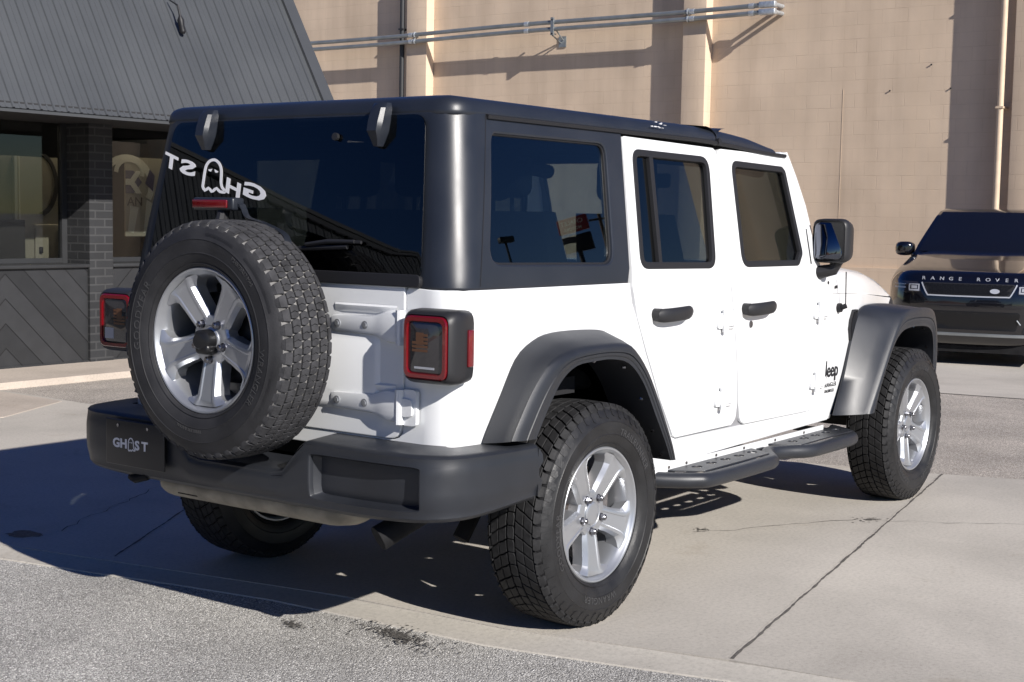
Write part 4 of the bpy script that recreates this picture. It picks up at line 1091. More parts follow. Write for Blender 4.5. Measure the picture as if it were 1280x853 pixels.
# --- front fenders, hood, grille
for sg in (-1, 1):
    fo = rounded([(2.018,1.195),(2.018,.67),(1.995,.590),(1.955,.5575),(2.10,.5545),(2.155,.500),(2.19,.500),(2.30,.70),(2.38,.87),(2.47,.99),(2.9,.99),(3.26,.94),(3.285,1.028),(2.55,1.079),(2.12,1.096),(2.10,1.195)], [.01,.05,.03,.003,.01,.01,.01,.02,.03,.03,.05,.01,.02,.1,.015,.02], 4)
    if area2(fo) < 0: fo = fo[::-1]
    mb = MB(); sheet(mb, fo, [], side(sg), .03, .10, .10, .003, out_y(sg)); fe = mb.build('front_fender', 'paint', V)
    mb = MB(); q = rounded([(2.335,.868),(2.350,.86),(2.425,1.0),(2.425,1.012),(2.365,1.012),(2.328,.965),(2.318,.92)], .006, 3)
    if area2(q) < 0: q = q[::-1]
    mb.prism(q, -.002, .012, lambda u, v, h: (u, sg*(halfw(u)-tuck(v)+h), v)); vt = mb.build('fender_vent', 'blackp', fe)
    q3 = inset2(q, .012); mb = MB(); mb.prism(q3, .0121, .014, lambda u, v, h: (u, sg*(halfw(u)-tuck(v)+h), v)); mb.build('vent_mesh', 'mesh', vt)
    # cowl seam with two plugs
    for x, z in ((2.075,1.150),(2.165,1.128)):
        mb = MB(); mb.cyl((x, sg*(halfw(x)-tuck(z)-.002 if z < 1.14 else halfw(x)-.008), z), (0,sg,0), .008, .006, 10); mb.build('rubber_plug', 'trim', fe)
# hood: cross-sections from cowl to nose
mb = MB(); rows = []
for x, zc, ze in ((2.085,1.232,1.102),(2.20,1.236,1.098),(2.45,1.228,1.087),(2.75,1.205,1.070),(2.98,1.170,1.056),(3.14,1.130,1.046),(3.24,1.092,1.040),(3.285,1.062,1.038),(3.295,1.045,1.037)):
    w = halfw(x)-.010; r = []
    prof = [(-1,0),(-1,.25),(-.985,.5),(-.955,.72),(-.90,.86),(-.80,.94),(-.6,.975),(-.3,.99),(0,1)]
    prof = prof+[(-a, b) for a, b in prof[:-1][::-1]]
    for a, b in prof: r.append((x+(0.03*(1-a*a) if x > 3.1 else 0), w*a, ze+(zc-ze)*b))
    rows.append(r)
mb.loft(rows, False, True, True); mb.build('hood', 'paint', V, smooth=50)
boxpart('cowl_panel', 'blackp', V, (1.90,-.66,1.15), (2.10,.66,1.205), .02, 30)
mb = MB()
fm = lambda u, v, h: (3.335+.02*(1-(u/.62)**2)-(v-.55)*.10+h, u, v)
gp = rounded([(-.625,.58),(.625,.58),(.64,1.055),(-.64,1.055)], [.08,.08,.07,.07], 5)
holes = [rounded([(u-.03,.66),(u+.03,.66),(u+.03,.99),(u-.03,.99)], .025, 4) for u in [-.27+.09*i for i in range(7)]]
sheet(mb, gp, holes, lambda u, v: fm(u, v, 0), .10, .2, .2, .006, lambda p: Vector((1,0,0))); gr = mb.build('grille', 'blackp', V)
for sg in (-1, 1):
    mb = MB(); mb.revolve([(0,.06),(.05,.055),(.085,.03),(.095,0)], 28, Matrix.Translation((3.31,sg*.46,.86)) @ Matrix.Rotation(PI/2, 4, 'Y')); mb.build('headlight', 'clear', gr)
boxpart('front_bumper', 'plastic', V, (3.42,-.80,.52), (3.58,.80,.72), .05, 40)
boxpart('bumper_mount', 'dark', V, (3.2,-.5,.5), (3.44,.5,.68))
boxpart('radiator_block', 'dark', V, (2.9,-.56,.55), (3.22,.56,1.03))
# small side mudflap ends seen past the front tyre
for sg in (-1, 1):
    mb = MB(); mb.box((3.255,sg*.76,.50),(3.30,sg*.885,.68), .015); mb.build('flare_extension', 'blackp', V)

# --- windscreen frame
mb = MB()
for sg in (-1, 1):
    rows = []
    for x, z, yo in ((2.085,1.19,.765),(2.02,1.33,.752),(1.945,1.50,.735),(1.875,1.63,.716),(1.80,1.738,.702)):
        y = yo; rows.append([(x-.055, sg*(y-.004), z), (x-.03, sg*y, z+.002), (x, sg*(y-.006), z+.006), (x+.006, sg*(y-.03), z+.006), (x-.03, sg*(y-.06), z)])
    mb.loft(rows, True, True, True)
mb.box((1.735,-.70,1.700),(1.80,.70,1.742), .015); mb.box((2.05,-.75,1.17),(2.10,.75,1.215), .015)
wf = mb.build('windshield_frame', 'paint', V, smooth=40)
mb = MB(); mb.loft([[(1.775,y,1.72) for y in (-.66,-.3,0,.3,.66)], [(2.06,y*1.07,1.20) for y in (-.66,-.3,0,.3,.66)]]); mb.build('windshield', 'wind', wf)

# --- mirrors
for sg in (-1, 1):
    mb = MB(); rows = []
    for x, y0, y1, z0, z1, r in ((1.948,.770,.925,1.252,1.440,.035),(1.955,.765,.932,1.247,1.446,.04),(1.985,.763,.936,1.245,1.448,.045),(2.03,.770,.932,1.250,1.440,.05),(2.06,.79,.915,1.275,1.415,.05),(2.075,.82,.895,1.30,1.39,.03)):
        rows.append([(x, sg*y, z) for y, z in rounded([(y0,z0),(y1,z0),(y1,z1),(y0,z1)], r, 5)])
    rows = [[(1.958, sg*y, z) for y, z in rounded([(.777,1.260),(.918,1.260),(.918,1.432),(.777,1.432)], .03, 5)]]+rows
    mb.loft(rows, True, True, True); mr = mb.build('side_mirror', 'blackp', V, smooth=50)
    mb = MB(); mb.loft([[(1.9565, sg*y, z) for y, z in rounded([(.779,1.262),(.908,1.262),(.908,1.430),(.779,1.430)], .03, 5)], [(1.9545, sg*y, z) for y, z in rounded([(.782,1.265),(.905,1.265),(.905,1.427),(.782,1.427)], .03, 5)]], True, False, True); mg = mb.build('mirror_glass', 'mirror', mr); mg.data.transform(Matrix.Translation((1.955,sg*.844,1.346)) @ Matrix.Rotation(-sg*R_(14), 4, 'Z') @ Matrix.Rotation(R_(6), 4, 'Y') @ Matrix.Translation((-1.962,-sg*.844,-1.346)))
    mb = MB(); mb.tube([(1.965,sg*.72,1.205),(1.985,sg*.79,1.200),(2.01,sg*.845,1.215),(2.02,sg*.865,1.26)], [.045,.040,.036,.034], 12, True, .8); mb.box((1.92,sg*.735,1.15),(2.0,sg*.775,1.245), .02); mb.build('mirror_arm', 'blackp', mr)
    mb = MB(); mb.tube([(1.90,sg*.770,1.24),(1.885,sg*.760,1.40)], [.02,.005], 8, True); mb.build('mirror_sail', 'trim', mr)
# antenna
mb = MB(); mb.cyl((2.19,-.798,1.028), (0,-1,.1), .022, .018, 14); mb.cyl((2.19,-.812,1.028),(.15,-1,.45), .012, .03, 10); mb.tube([(2.195,-.835,1.038),(2.18,-.838,1.20)], .0028, 6); mb.build('antenna', 'trim', V)
# badges
mb = MB(); bf = lambda x0, z0, k=1.0: (lambda u, v, h: (x0+u*k, -(halfw(x0+u)-tuck(z0)+h), z0+v))
put_text(mb, text2d('eep', .095, .014, width=1.08), bf(2.098,.705,.86), .004); ribbon(mb, [(.022,.076),(.021,.010),(.015,-.008),(.0,-.017),(-.014,-.016)], .014, bf(2.07,.705,.86), .004); mb.build('badge', 'trim', V, smooth=0)
mb = MB(); put_text(mb, text2d('WRANGLER', .030, .004), bf(2.06,.655,.98), .002); put_text(mb, text2d('UNLIMITED', .022, .003), bf(2.09,.628,.98), .002); mb.build('model_lettering', 'trim', V, smooth=0)

# --- side steps
for sg in (-1, 1):
    mb = MB(); P = [(.56,-.745,.425),(.60,-.80,.422),(.68,-.885,.42),(.78,-.915,.418),(1.24,-.915,.418),(1.33,-.895,.418),(1.40,-.845,.42),(1.47,-.815,.422),(1.56,-.845,.42),(1.66,-.900,.418),(1.76,-.915,.418),(2.08,-.915,.418),(2.18,-.895,.418),(2.25,-.83,.42),(2.285,-.75,.425)]
    mb.tube([(p.x, -sg*p.y*1.0 if False else sg*-p.y, p.z) for p in resample([Vector(q) for q in P], 80)], .031, 14)
    for (xa, xb) in ((.70,1.36),(1.58,2.24)):
        q = rounded([(xa-.06,.765),(xb+.02,.765),(xb-.05,.895),(xa+.05,.895)], .02, 4)
        holes = []
        for i in range(5):
            cx = xa+.10+(xb-xa-.18)*i/4; holes.append([(cx+.030*math.cos(a), .828+.022*math.sin(a)) for a in [2*PI*k/14 for k in range(14)]])
        sheet(mb, q, holes, lambda u, v: (u, sg*v, .452), .006, None, None, .002, lambda p: Vector((0,0,1)))
    for x in (.66,1.45,2.2): mb.box((x-.03,sg*.60,.425),(x+.03,sg*.79,.445)); 
    mb.build('side_step', 'plastic', V, smooth=40)
    for x in (.66,.80,1.05,1.3,1.6,1.9):
        mb = MB(); mb.cyl((x,sg*.7785,.462),(0,sg,0),.006,.004,8); mb.build('sill_bolt', 'steel', V)

# --- cabin
def seat(x, y, w=.50, head=True):
    mb = MB(); mb.box((x-.02,y-w/2,.78),(x+.48,y+w/2,.92), .05)
    rows = []
    for t, d in ((0,.10),(.3,.11),(.7,.10),(1,.07)):
        z = .90+.55*t; xc = x-.06-.14*t; rows.append([(xc+px*d, y+py*w/2*(1-.12*t), z) for px, py in ((1,-.6),(.75,-.95),(-.6,-1),(-1,-.7),(-1,.7),(-.6,1),(.75,.95),(1,.6))])
    mb.loft(rows, True, True, True); s = mb.build('seat', 'seat', V, smooth=50)
    mb = MB(); mb.box((x-.25,y-.13,1.50),(x-.16,y+.13,1.68), .04); mb.cyl((x-.2,y-.05,1.42),(0,0,1),.008,.1,8); mb.cyl((x-.2,y+.05,1.42),(0,0,1),.008,.1,8); mb.build('headrest', 'seat', s)
for y in (-.37, .37): seat(1.15, y); seat(.28, y)
seat(.28, 0, .24)
mb = MB()
for sg in (-1, 1):
    mb.tube([(-.50,sg*.60,1.15),(-.46,sg*.58,1.45),(-.30,sg*.56,1.66),(.2,sg*.56,1.69),(.80,sg*.56,1.69),(1.3,sg*.56,1.69),(1.75,sg*.58,1.66)], .035, 10)
    mb.tube([(.80,sg*.60,.9),(.80,sg*.56,1.69)], .04, 10)
mb.tube([(.80,-.56,1.69),(.80,.56,1.69)], .035, 10); mb.tube([(-.30,-.56,1.66),(-.30,.56,1.66)], .03, 10); mb.build('roll_bar', 'seat', V)
boxpart('dashboard', 'seat', V, (1.68,-.68,1.0), (1.98,.68,1.20), .06, 40)
mb = MB(); mb.revolve([(.17+.016*math.cos(a), .016*math.sin(a)) for a in [2*PI*k/10 for k in range(11)]], 28, Matrix.Translation((1.62,.37,1.17)) @ Matrix.Rotation(R_(-65), 4, 'Y')); mb.build('steering_wheel', 'seat', V)
boxpart('cargo_floor', 'seat', V, (-.66,-.70,.80), (.1,.70,.86))
boxpart('headliner', 'seat', V, (-.55,-.66,1.745), (1.7,.66,1.755))
boxpart('rear_view_mirror', 'trim', V, (1.74,-.12,1.58), (1.77,.12,1.65), .02, 40)

# ================================================================== wheels
def make_tyre(name, mats, style, text_arcs, seed):
    random.seed(seed); mb = MB()
    base = [(.2385,.094),(.243,.106),(.252,.113),(.2545,.1105),(.262,.116),(.285,.1225),(.2865,.1245),(.289,.1232),(.31,.1252),(.33,.1246),(.3315,.1262),(.334,.1242),(.35,.1200),(.362,.1140),(.374,.1060),(.3815,.096),(.3845,.07),(.3862,.035),(.3866,0)]
    prof = base+[(r, -z) for r, z in base[:-1][::-1]]
    n = 120
    for k in range(n):
        a, b = 2*PI*k/n, 2*PI*(k+1)/n
        pa = [Vector((r*math.cos(a), r*math.sin(a), z)) for r, z in prof]
    # revolve: sidewall material 0, tread base material 2
    ids = []
    for k in range(n):
        a = 2*PI*k/n; ids.append([mb.vert((r*math.cos(a), r*math.sin(a), z)) for r, z in prof])
    m = len(prof)
    for k in range(n):
        p, q = ids[k], ids[(k+1)%n]
        for j in range(m-1):
            mb.cur = 2 if 14 <= j <= m-16 else 0
            mb.face((p[j], q[j], q[j+1], p[j+1]))
    def surf(a, w, h):
        rr = .3866-.42*max(0, abs(w)-.0)**2 if abs(w) < .10 else .3866-.0042-(abs(w)-.10)*2.6
        r = rr+h+(0 if style else .003)
        return (r*math.cos(a), r*math.sin(a), w)
    mb.cur = 1
    N = 54; P = 2*PI/N; H = .0098 if style else .0060; TP = .392*P
    def block(poly, h=H):
        """poly in (s along circumference m, w)"""
        if area2(poly) < 0: poly = poly[::-1]
        top = inset2(poly, .0011)
        A = [mb.vert(surf(s/.392, w, -.001)) for s, w in poly]; B = [mb.vert(surf(s/.392, w, h*.86)) for s, w in poly]; C = [mb.vert(surf(s/.392, w, h)) for s, w in top]; k = len(poly)
        for i in range(k):
            j = (i+1)%k; mb.cur = 1
            mb.face((A[i], A[j], B[j], B[i])); mb.face((B[i], B[j], C[j], C[i]))
        mb.cur = 1; mb.face(C)
    g = .0042 if style == 0 else .0062
    for k in range(N):
        s0 = k*TP
        if style == 0:                      # interlocking hexagonal blocks
            for row, (wc, hw, ph) in enumerate(((-.058,.0185,0),(-.0195,.0185,.5),(.0195,.0185,0),(.058,.0185,.5))):
                s = s0+ph*TP; j = lambda: random.uniform(-.0006,.0006)
                a = TP/2-g/2; z = .007
                q = [(s-a+z, wc-hw+g/2), (s+a-z*.2, wc-hw+g/2), (s+a+z*.55, wc-.002), (s+a-z*.6, wc+hw-g/2), (s-a+z*.2, wc+hw-g/2), (s-a-z*.15+.0005, wc+.004)]
                # split by a wavy sipe
                m1 = .0010
                qa = [q[0], (s-.003-m1, wc-hw+g/2), (s+.003-m1, wc), (s-.003-m1, wc+hw-g/2), q[4], q[5]]; qb = [(s-.003+m1, wc-hw+g/2), q[1], q[2], q[3], (s-.003+m1, wc+hw-g/2), (s+.003+m1, wc)]
                block(qa); block(qb)
            for sg in (-1, 1):              # shoulder lugs
                s = s0+(.25 if sg > 0 else .75)*TP; a = TP/2-g/2-.0008
                q = [(s-a, sg*.0800), (s+a, sg*.0795), (s+a+.003, sg*.090), (s+a-.001, sg*.104), (s-a+.004, sg*.104), (s-a+.002, sg*.090)]; block(q)
                q = [(s-a+.004, sg*.104), (s+a-.002, sg*.104), (s+a-.006, sg*.113), (s-a+.010, sg*.112)]; block(q, .0085)
        else:                               # chunky chevron blocks
            for sg in (-1, 1):
                for wc, hw, ph, sl_ in ((.0, .0, 0, 0), (.034,.0150,.0,.016), (.068,.0155,.42,.020)):
                    if hw == 0: continue
                    s = s0+(ph+(.5 if sg < 0 else 0))*TP; a = TP/2-g/2
                    q = [(s-a-sl_*.5, sg*(wc-hw)), (s+a-sl_*.5, sg*(wc-hw)), (s+a-sl_*.1+.003, sg*wc), (s+a+sl_*.5, sg*(wc+hw)), (s-a+sl_*.5, sg*(wc+hw)), (s-a-sl_*.1+.003, sg*wc)]
                    block(q, .0105)
                s = s0+(.9 if sg > 0 else .4)*TP; a = TP/2-g/2-.001; dd = .006 if k%2 else 0
                q = [(s-a, sg*.0885), (s+a, sg*.0885), (s+a+.004, sg*.098), (s+a, sg*(.106)), (s-a+.002, sg*.106), (s-a+.004, sg*.098)]; block(q, .0105)
                q = [(s-a+.003, sg*.106), (s+a-.002, sg*.106), (s+a-.004, sg*(.114+dd*.3)), (s-a+.007, sg*(.114+dd*.3))]; block(q, .0095)
            s = s0+.25*TP; a = TP/2-g*.3
            q = [(s-a, -.0125), (s+a*.4, -.0145), (s+a, -.0105), (s+a, .0125), (s-a*.4, .0145), (s-a, .0105)]; block(q, .0105)
    mb.cur = 0
    # sidewall block marks on the upper shoulder of the road tyres
    zof = lambda r: .1252-.5*max(0, r-.325)**1.15*1.0 if r > .325 else .1252-.12*max(0, .30-r)
    zt = [(.2545,.1105),(.262,.116),(.285,.1225),(.31,.1252),(.33,.1246),(.35,.1200),(.362,.1140),(.374,.106)]
    def zside(r):
        for (r0, z0), (r1, z1) in zip(zt, zt[1:]):
            if r <= r1: return z0+(z1-z0)*(r-r0)/(r1-r0)
        return .1
    if style == 1:
        for k in range(N):
            for dd in (0,):
                a0 = k*P; l = P*.62; r0, r1 = (.348,.374) if k%2 else (.355,.374)
                q = [(a0, r0), (a0+l*.5, r0-.006), (a0+l, r0), (a0+l*.9, r1), (a0+l*.1, r1)]
                if k%3 != 2 or True:
                    A = [mb.vert((r*math.cos(a), r*math.sin(a), zside(r)-.0005)) for a, r in q]; B = [mb.vert((r*math.cos(a), r*math.sin(a), zside(r)+.0028)) for a, r in q]
                    for i in range(5): mb.face((A[i], A[(i+1)%5], B[(i+1)%5], B[i]))
                    mb.face(B)
    else:
        for a0, a1 in ((R_(62),R_(84)),(R_(18),R_(52)),(R_(-40),R_(-16)),(R_(150),R_(158))):
            for r in (.345,.349,.353):
                for i in range(10):
                    t0, t1 = a0+(a1-a0)*i/10, a0+(a1-a0)*(i+1)/10
                    mb.face([mb.vert((rr*math.cos(t), rr*math.sin(t), zside(rr)+.0012)) for t, rr in ((t0,r),(t1,r),(t1,r+.0015),(t0,r+.0015))])
    mb.cur = 3
    for txt, mid, rad, size, sp in text_arcs:
        tx = text2d(txt, size, .0, spacing=sp); wv = max(v[0] for v in tx[0])
        # outline-like raised letters, clockwise seen from outside
        f_ = lambda u, v, h: (lambda a, r: (r*math.cos(a), r*math.sin(a), zside(r)+h))(mid-(u-wv/2)/rad, rad+v-size*.35)
        put_text(mb, tx, f_, .0016)
    me_o = mb.build(name, mats, None, smooth=30, recalc=False)
    bm = bmesh.new(); bm.from_mesh(me_o.data); bmesh.ops.recalc_face_normals(bm, faces=bm.faces); bm.to_mesh(me_o.data); bm.free()
    return me_o
def make_rim():
    mb = MB()
    mb.revolve([(.205,-.10),(.205,-.02),(.2055,.03),(.208,.055),(.2125,.074),(.2185,.086),(.2245,.0915),(.2275,.0975),(.2320,.1035),(.2370,.1045),(.2405,.1015),(.2405,.094),(.236,.085),(.226,.07),(.222,.0),(.226,-.08),(.24,-.10),(.2385,-.106),(.232,-.106)], 96)
    # ring behind the spokes at the rim
    for k in range(5):
        a0 = R_(-90+72*k); rows = []
        for r, wf, wb, zt, dz in ((.040,.0245,.034,.0640,.010),(.062,.0265,.038,.0665,.011),(.088,.0285,.0440,.0715,.014),(.110,.0295,.0435,.0755,.017),(.140,.0315,.0455,.0800,.018),(.165,.0335,.0480,.0835,.018),(.185,.0355,.0520,.0860,.018),(.198,.0400,.0640,.0880,.015),(.2100,.0470,.0860,.0905,.009),(.2190,.0520,.0900,.0922,.005)):
            pts = [(-wb*1.0, zt-.058), (-wb, zt-dz), (-wf*1.14, zt-.0012), (-wf, zt), (-wf*.82, zt), (-wf*.70, zt-.0028), (wf*.70, zt-.0028), (wf*.82, zt), (wf, zt), (wf*1.14, zt-.0012), (wb, zt-dz), (wb, zt-.058)]
            row = []
            for w, z in pts:
                x = math.sqrt(max(1e-6, r*r-w*w*.9)) if r > .15 else r
                row.append(Vector((x*math.cos(a0)-w*math.sin(a0), x*math.sin(a0)+w*math.cos(a0), z)))
            rows.append(row)
        mb.loft(rows)
    # pentagon hub
    rows = []
    for rr, z in ((.092,.020),(.090,.058),(.085,.0645),(.078,.0665),(.050,.0668),(.046,.0640),(.043,.0640),(.0415,.0690),(.037,.0715),(.028,.0722)):
        row = []
        for k in range(60):
            a = 2*PI*k/60; ph = (a-R_(-90)+R_(36))%(R_(72))-R_(36); f = 1 if rr < .06 else (1.0-.16*math.cos(ph*5)*-1*0 - .10*(1-abs(ph)/R_(36)) )
            if rr >= .06: f = .92+.10*(1-abs(abs(ph)-0)/R_(36))
            row.append((rr*f*math.cos(a), rr*f*math.sin(a), z))
        rows.append(row)
    mb.loft(rows, True, False, True)
    return mb.build('wheel', 'alloy', None, smooth=28)
def make_nut():
    mb = MB(); mb.cyl((0,0,0),(0,0,1),.0145,.003,14); mb.cyl((0,0,.002),(0,0,1),.0118,.017,6); mb.cyl((0,0,.019),(0,0,1),.0098,.004,10,.006); return mb.build('lug_nut', 'nut', None, smooth=30)
def make_disc():
    mb = MB(); mb.cyl((0,0,-.005),(0,0,1),.165,.024,48); mb.cyl((0,0,.018),(0,0,1),.085,.03,30); mb.box((.09,-.075,-.03),(.175,.075,.045), .012); return mb.build('brake_disc', 'steel', None, smooth=30)
tyre_road = make_tyre('tyre', ['tyre','tread','groove','letter_t'], 1, (('TRAILRUNNER', R_(50), .300, .034, 1.15), ('WRANGLER', R_(-95), .300, .034, 1.2), ('GOODYEAR', R_(190), .300, .034, 1.15)), 3)
tyre_spare = make_tyre('tyre', ['tyre_s','tread_s','groove_s','letter_t'], 0, (('GOODYEAR', R_(166), .300, .040, 1.18), ('WRANGLER', R_(-20), .300, .034, 1.1), ('P245/75R17 M+S', R_(48), .318, .018, 1.0), ('TUBELESS RADIAL', R_(262), .297, .014, 1.1)), 4)
rim = make_rim(); nut = make_nut(); disc = make_disc()
def inst(o, parent, mtx=None, first=False):
    c = o if first else o.copy()
    if not first: S.collection.objects.link(c)
    c.parent = parent
    if mtx: c.matrix_local = mtx
    return c
used = set()
def wheel(name, mtx, tyre, lugs=5, with_disc=True, spin=0, tspin=0):
    w = inst(rim, V, mtx @ Matrix.Rotation(spin, 4, 'Z'), rim.name not in used); used.add(rim.name); w.name = name
    k = tyre.name; t = inst(tyre, w, Matrix.Rotation(tspin-spin, 4, 'Z'), id(tyre) not in used); used.add(id(tyre)); t.name = 'tyre'
    for i in range(lugs):
        a = R_(-90+72*i) if lugs == 5 else R_(-90+72*(i+1))
        n = inst(nut, w, Matrix.Translation((.0635*math.cos(a), .0635*math.sin(a), .0655)), 'nut' not in used); used.add('nut')
    if with_disc: d = inst(disc, w, Matrix.Translation((0,0,-.02)), 'disc' not in used); used.add('disc')
    return w
# local z points outwards; right wheels: z -> -y with x -> +x... (right-handed)
def face_right(x, z): return Matrix(((1,0,0,x),(0,0,-1,-.785),(0,1,0,z),(0,0,0,1)))
def face_left(x, z): return Matrix(((-1,0,0,x),(0,0,1,.785),(0,1,0,z),(0,0,0,1)))
wheel('wheel', face_right(0, .3925), tyre_road, spin=R_(-2)); wheel('wheel', face_right(3.008, .3925), tyre_road, spin=R_(-8), tspin=R_(40))
wheel('wheel', face_left(0, .3925), tyre_road, spin=R_(20)); wheel('wheel', face_left(3.008, .3925), tyre_road, spin=R_(12), tspin=R_(70))
ms = Matrix(((0,0,-1,-.937),(-1,0,0,.002),(0,1,0,1.0094),(0,0,0,1)))
sp = wheel('spare_wheel', ms, tyre_spare, lugs=5, with_disc=False)
mb = MB(); mb.tube([(0,0,.05),(0,0,.105),(.004,0,.118)], [.038,.036,.024], 20); mb.box((-.030,-.045,.06),(.034,-.008,.112), .014); mb.box((-.045,-.02,.06),(-.02,.03,.10), .01); cc = mb.build('rear_camera', 'mesh', sp, smooth=40)

# ================================================================== the black luxury SUV facing the camera
RV = thing('parked_suv', 'glossy black luxury SUV facing the camera in front of the tan wall', 'car', (11.72,1.78,-.14), R_(11.5))
RV.scale = (.94,.94,1.02)
SL = [(.20,.16,.90),(.26,.06,.93),(.34,.02,.955),(.45,.03,.97),(.58,.0,.985),(.70,.0,.99),(.80,.012,.99),(.90,.03,.985),(.955,.06,.965),(1.0,.10,.945),(1.03,.17,.93),(1.07,.35,.915),(1.13,.65,.895),(1.19,1.0,.875),(1.235,1.4,.86)]
def lerpS(z, k):
    if z <= SL[0][0]: return SL[0][k]
    for a, b in zip(SL, SL[1:]):
        if z <= b[0]: return a[k]+(b[k]-a[k])*(z-a[0])/(b[0]-a[0])
    return SL[-1][k]
def rvf(y, z, h=0):
    w = lerpS(z, 2); t = min(1, abs(y)/w); return (lerpS(z, 1)+.05*t*t+.40*t**7-h, y, z)
mb = MB(); rows = []
for z, xf, w in SL:
    r = [rvf(w*t, z) for t in (-1,-.985,-.96,-.92,-.86,-.78,-.65,-.5,-.3,-.1,.1,.3,.5,.65,.78,.86,.92,.96,.985,1)]
    r += [(x, w, z) for x in (xf+.8, 1.9, 3.0, 4.0, 4.5)]+[(4.72, w*.88, z),(4.82, w*.6, z),(4.82,-w*.6,z),(4.72,-w*.88,z)]+[(x,-w,z) for x in (4.5,4.0,3.0,1.9,xf+.8)]
    rows.append(r)
mb.loft(rows, True, True, True); mb.build('body', 'blackcar', RV, smooth=50)
GH = [(1.20,1.36,.88),(1.30,1.52,.855),(1.42,1.74,.815),(1.54,1.95,.77),(1.64,2.12,.73),(1.71,2.245,.69),(1.738,2.36,.65),(1.752,2.62,.57)]
def ghp(t, z, off=0):
    for a, b in zip(GH, GH[1:]):
        if z <= b[0]: break
    k = (z-a[0])/(b[0]-a[0]); xf = a[1]+(b[1]-a[1])*k; w = a[2]+(b[2]-a[2])*k
    return (xf+.09*abs(t)**2.4-off*.8, w*t, z+off*.4)
mb = MB(); rows = []
for z, xf, w in GH:
    r = [ghp(t, z) for t in (-1,-.9,-.7,-.45,-.2,0,.2,.45,.7,.9,1)]+[(x, w, z) for x in (xf+.5, 3.2, 4.1)]+[(4.6-(z-1.20)*.6, w*.8, z),(4.6-(z-1.20)*.6,-w*.8,z)]+[(x,-w,z) for x in (4.1,3.2,xf+.5)]
    rows.append(r)
mb.loft(rows, True, False, True); mb.build('roof', 'blackcar', RV, smooth=50)
mb = MB(); rows = []
for z in (1.225,1.3,1.42,1.54,1.64,1.70): rows.append([ghp(t, z, .006) for t in (-.94,-.8,-.5,-.2,0,.2,.5,.8,.94)])
mb.loft(rows); ws = mb.build('windshield', 'gloss', RV, smooth=60)
for sg in (-1, 1):
    mb = MB(); rows = []
    for z in (1.25,1.38,1.52,1.63):
        for a, b in zip(GH, GH[1:]):
            if z <= b[0]: break
        k = (z-a[0])/(b[0]-a[0]); xf = a[1]+(b[1]-a[1])*k; w = a[2]+(b[2]-a[2])*k
        rows.append([(x, sg*(w+.004), z) for x in (xf+.22, 2.6, 3.3, 4.0)])
    mb.loft(rows); mb.build('side_window', 'gloss', RV)
    # mirrors on short stalks
    mb = MB(); rows = []
    for x, s in ((1.50,.45),(1.515,.75),(1.56,1),(1.63,1),(1.66,.9)): rows.append([(x+.03*abs(math.cos(a)), sg*(1.02+.125*s*math.copysign(abs(math.cos(a))**.7, math.cos(a))), 1.25+.085*s*math.copysign(abs(math.sin(a))**.7, math.sin(a))) for a in [2*PI*k/24 for k in range(24)]])
    mb.loft(rows, True, True, True); mb.tube([(1.60,sg*.80,1.15),(1.60,sg*.93,1.19)], .03, 8); mb.build('side_mirror', 'blackcar', RV, smooth=50)
    # headlights
    q = rounded([(.545,.80),(.74,.785),(.90,.82),(.925,.90),(.90,.915),(.60,.905)], .02, 3)
    fr_ = lambda u, v, h: rvf(sg*u, v, h+.003)
    mb = MB(); bm2 = []
    sheet(mb, q if area2(q) > 0 else q[::-1], [], lambda u, v: rvf(sg*u, v, .006), .004, .06, .05, .002, lambda p: Vector((-1,0,0))); hl = mb.build('headlight', 'smoke', RV)
    mb = MB()
    for y0, y1, z0, z1 in ((.57,.70,.806,.824),(.57,.588,.824,.872),(.685,.703,.824,.872),(.74,.90,.832,.848),(.57,.70,.872,.884),(.60,.67,.832,.864),(.74,.90,.872,.880)):
        mb.loft([[rvf(sg*(y0+(y1-y0)*i/5), z, .011) for i in range(6)] for z in (z0,z1)])
    mb.build('headlight_reflector', 'clear', hl)
    # lower vents
    q = rounded([(.60,.36),(.86,.40),(.90,.60),(.72,.58)], .03, 3)
    mb = MB(); sheet(mb, q if area2(q) > 0 else q[::-1], [], lambda u, v: rvf(sg*u, v, .004), .004, .08, .08, .002, lambda p: Vector((-1,0,0))); mb.build('bumper_vent', 'mesh', RV)
    mb = MB()
    for dy in (0,.10): mb.tube([rvf(sg*(.56+dy),.52,.012), rvf(sg*(.60+dy),.47,.012)], .007, 6)
    mb.build('vent_fin', 'galvl', RV)
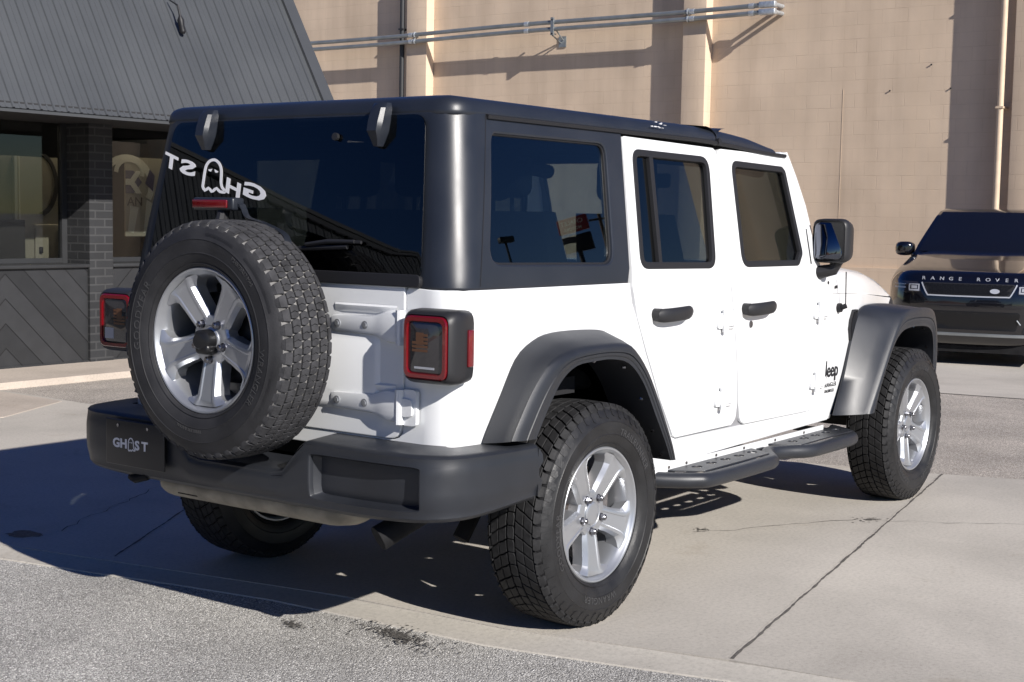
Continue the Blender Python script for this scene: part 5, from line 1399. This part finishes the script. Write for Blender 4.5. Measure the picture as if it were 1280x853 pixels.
# grille
gq = rounded([(-.46,.775),(.46,.775),(.53,.905),(-.53,.905)], .02, 3)
mb = MB(); sheet(mb, gq, [], lambda u, v: rvf(u, v, .002), .004, .1, .05, .002, lambda p: Vector((-1,0,0))); gl = mb.build('grille', 'trim', RV)
mb = MB(); fg = lambda u, v, h: rvf(u, v, .004+h)
for r in range(5):
    z = .795+.023*r
    for k in range(-8, 9):
        y = k*.06+(.03 if r%2 else 0)
        if abs(y) > .44+.012*r: continue
        ribbon(mb, [(y-.024,z),(y-.012,z+.0085),(y+.012,z+.0085),(y+.024,z),(y+.012,z-.0085),(y-.012,z-.0085)], .0055, fg, .005, True)
mb.build('grille_mesh', 'mesh', gl, smooth=0)
mb = MB(); ribbon(mb, resample([Vector(p) for p in ((.545,.905),(.525,.86),(.475,.775),(.44,.768),(.2,.765),(0,.765),(-.2,.765),(-.44,.768),(-.475,.775),(-.525,.86),(-.545,.905))], 60), .014, fg, .008); mb.build('grille_frame', 'chrome', gl, smooth=0)
mb = MB(); mb.prism([(-.30+.055*math.cos(a), .828+.026*math.sin(a)) for a in [2*PI*k/24 for k in range(24)]], 0, .012, fg); mb.build('badge', 'chrome', gl, smooth=0)
word = 'RANGE ROVER'; n = len(word)
for i, ch in enumerate(word):
    if ch == ' ': continue
    mb = MB(); tx = text2d(ch, .056, .008, width=1.3); wv = max(v[0] for v in tx[0]); y0 = .53-1.06*i/(n-1)
    put_text(mb, tx, (lambda y0, wv: (lambda u, v, h: (lambda p: (p[0]-.004-h, p[1], p[2]))(rvf(y0-(u-wv/2), .935+v*.9))))(y0, wv), .004)
    mb.build('hood_letter', 'chrome', RV, smooth=0)
mb = MB(); sheet(mb, rounded([(-.55,.40),(.55,.40),(.60,.60),(-.60,.60)], .03, 3), [], lambda u, v: rvf(u, v, .003), .004, .1, .1, .002, lambda p: Vector((-1,0,0))); mb.build('lower_intake', 'mesh', RV)
mb = MB(); mb.loft([[rvf(-.90+1.8*i/30, z, h) for i in range(31)] for z, h in ((.325,.004),(.33,.022),(.352,.024),(.362,.004))]); mb.build('bumper_trim', 'galv', RV, smooth=40)
mb = MB(); mb.box((.15,-.85,.14),(4.6,.85,.26)); mb.build('underbody', 'dark', RV)
def suv_wheel(x, sg):
    mb = MB(); mtx = Matrix.Translation((x, sg*.80, .37)) @ Matrix.Rotation(-sg*PI/2, 4, 'X')
    mb.revolve([(.27,-.13),(.35,-.13),(.37,-.08),(.372,.08),(.35,.13),(.27,.13),(.25,.11),(.0,.10)], 40, mtx); return mb.build('wheel', 'tyre', RV)
for x in (.92, 3.83):
    for sg in (-1, 1): suv_wheel(x, sg)
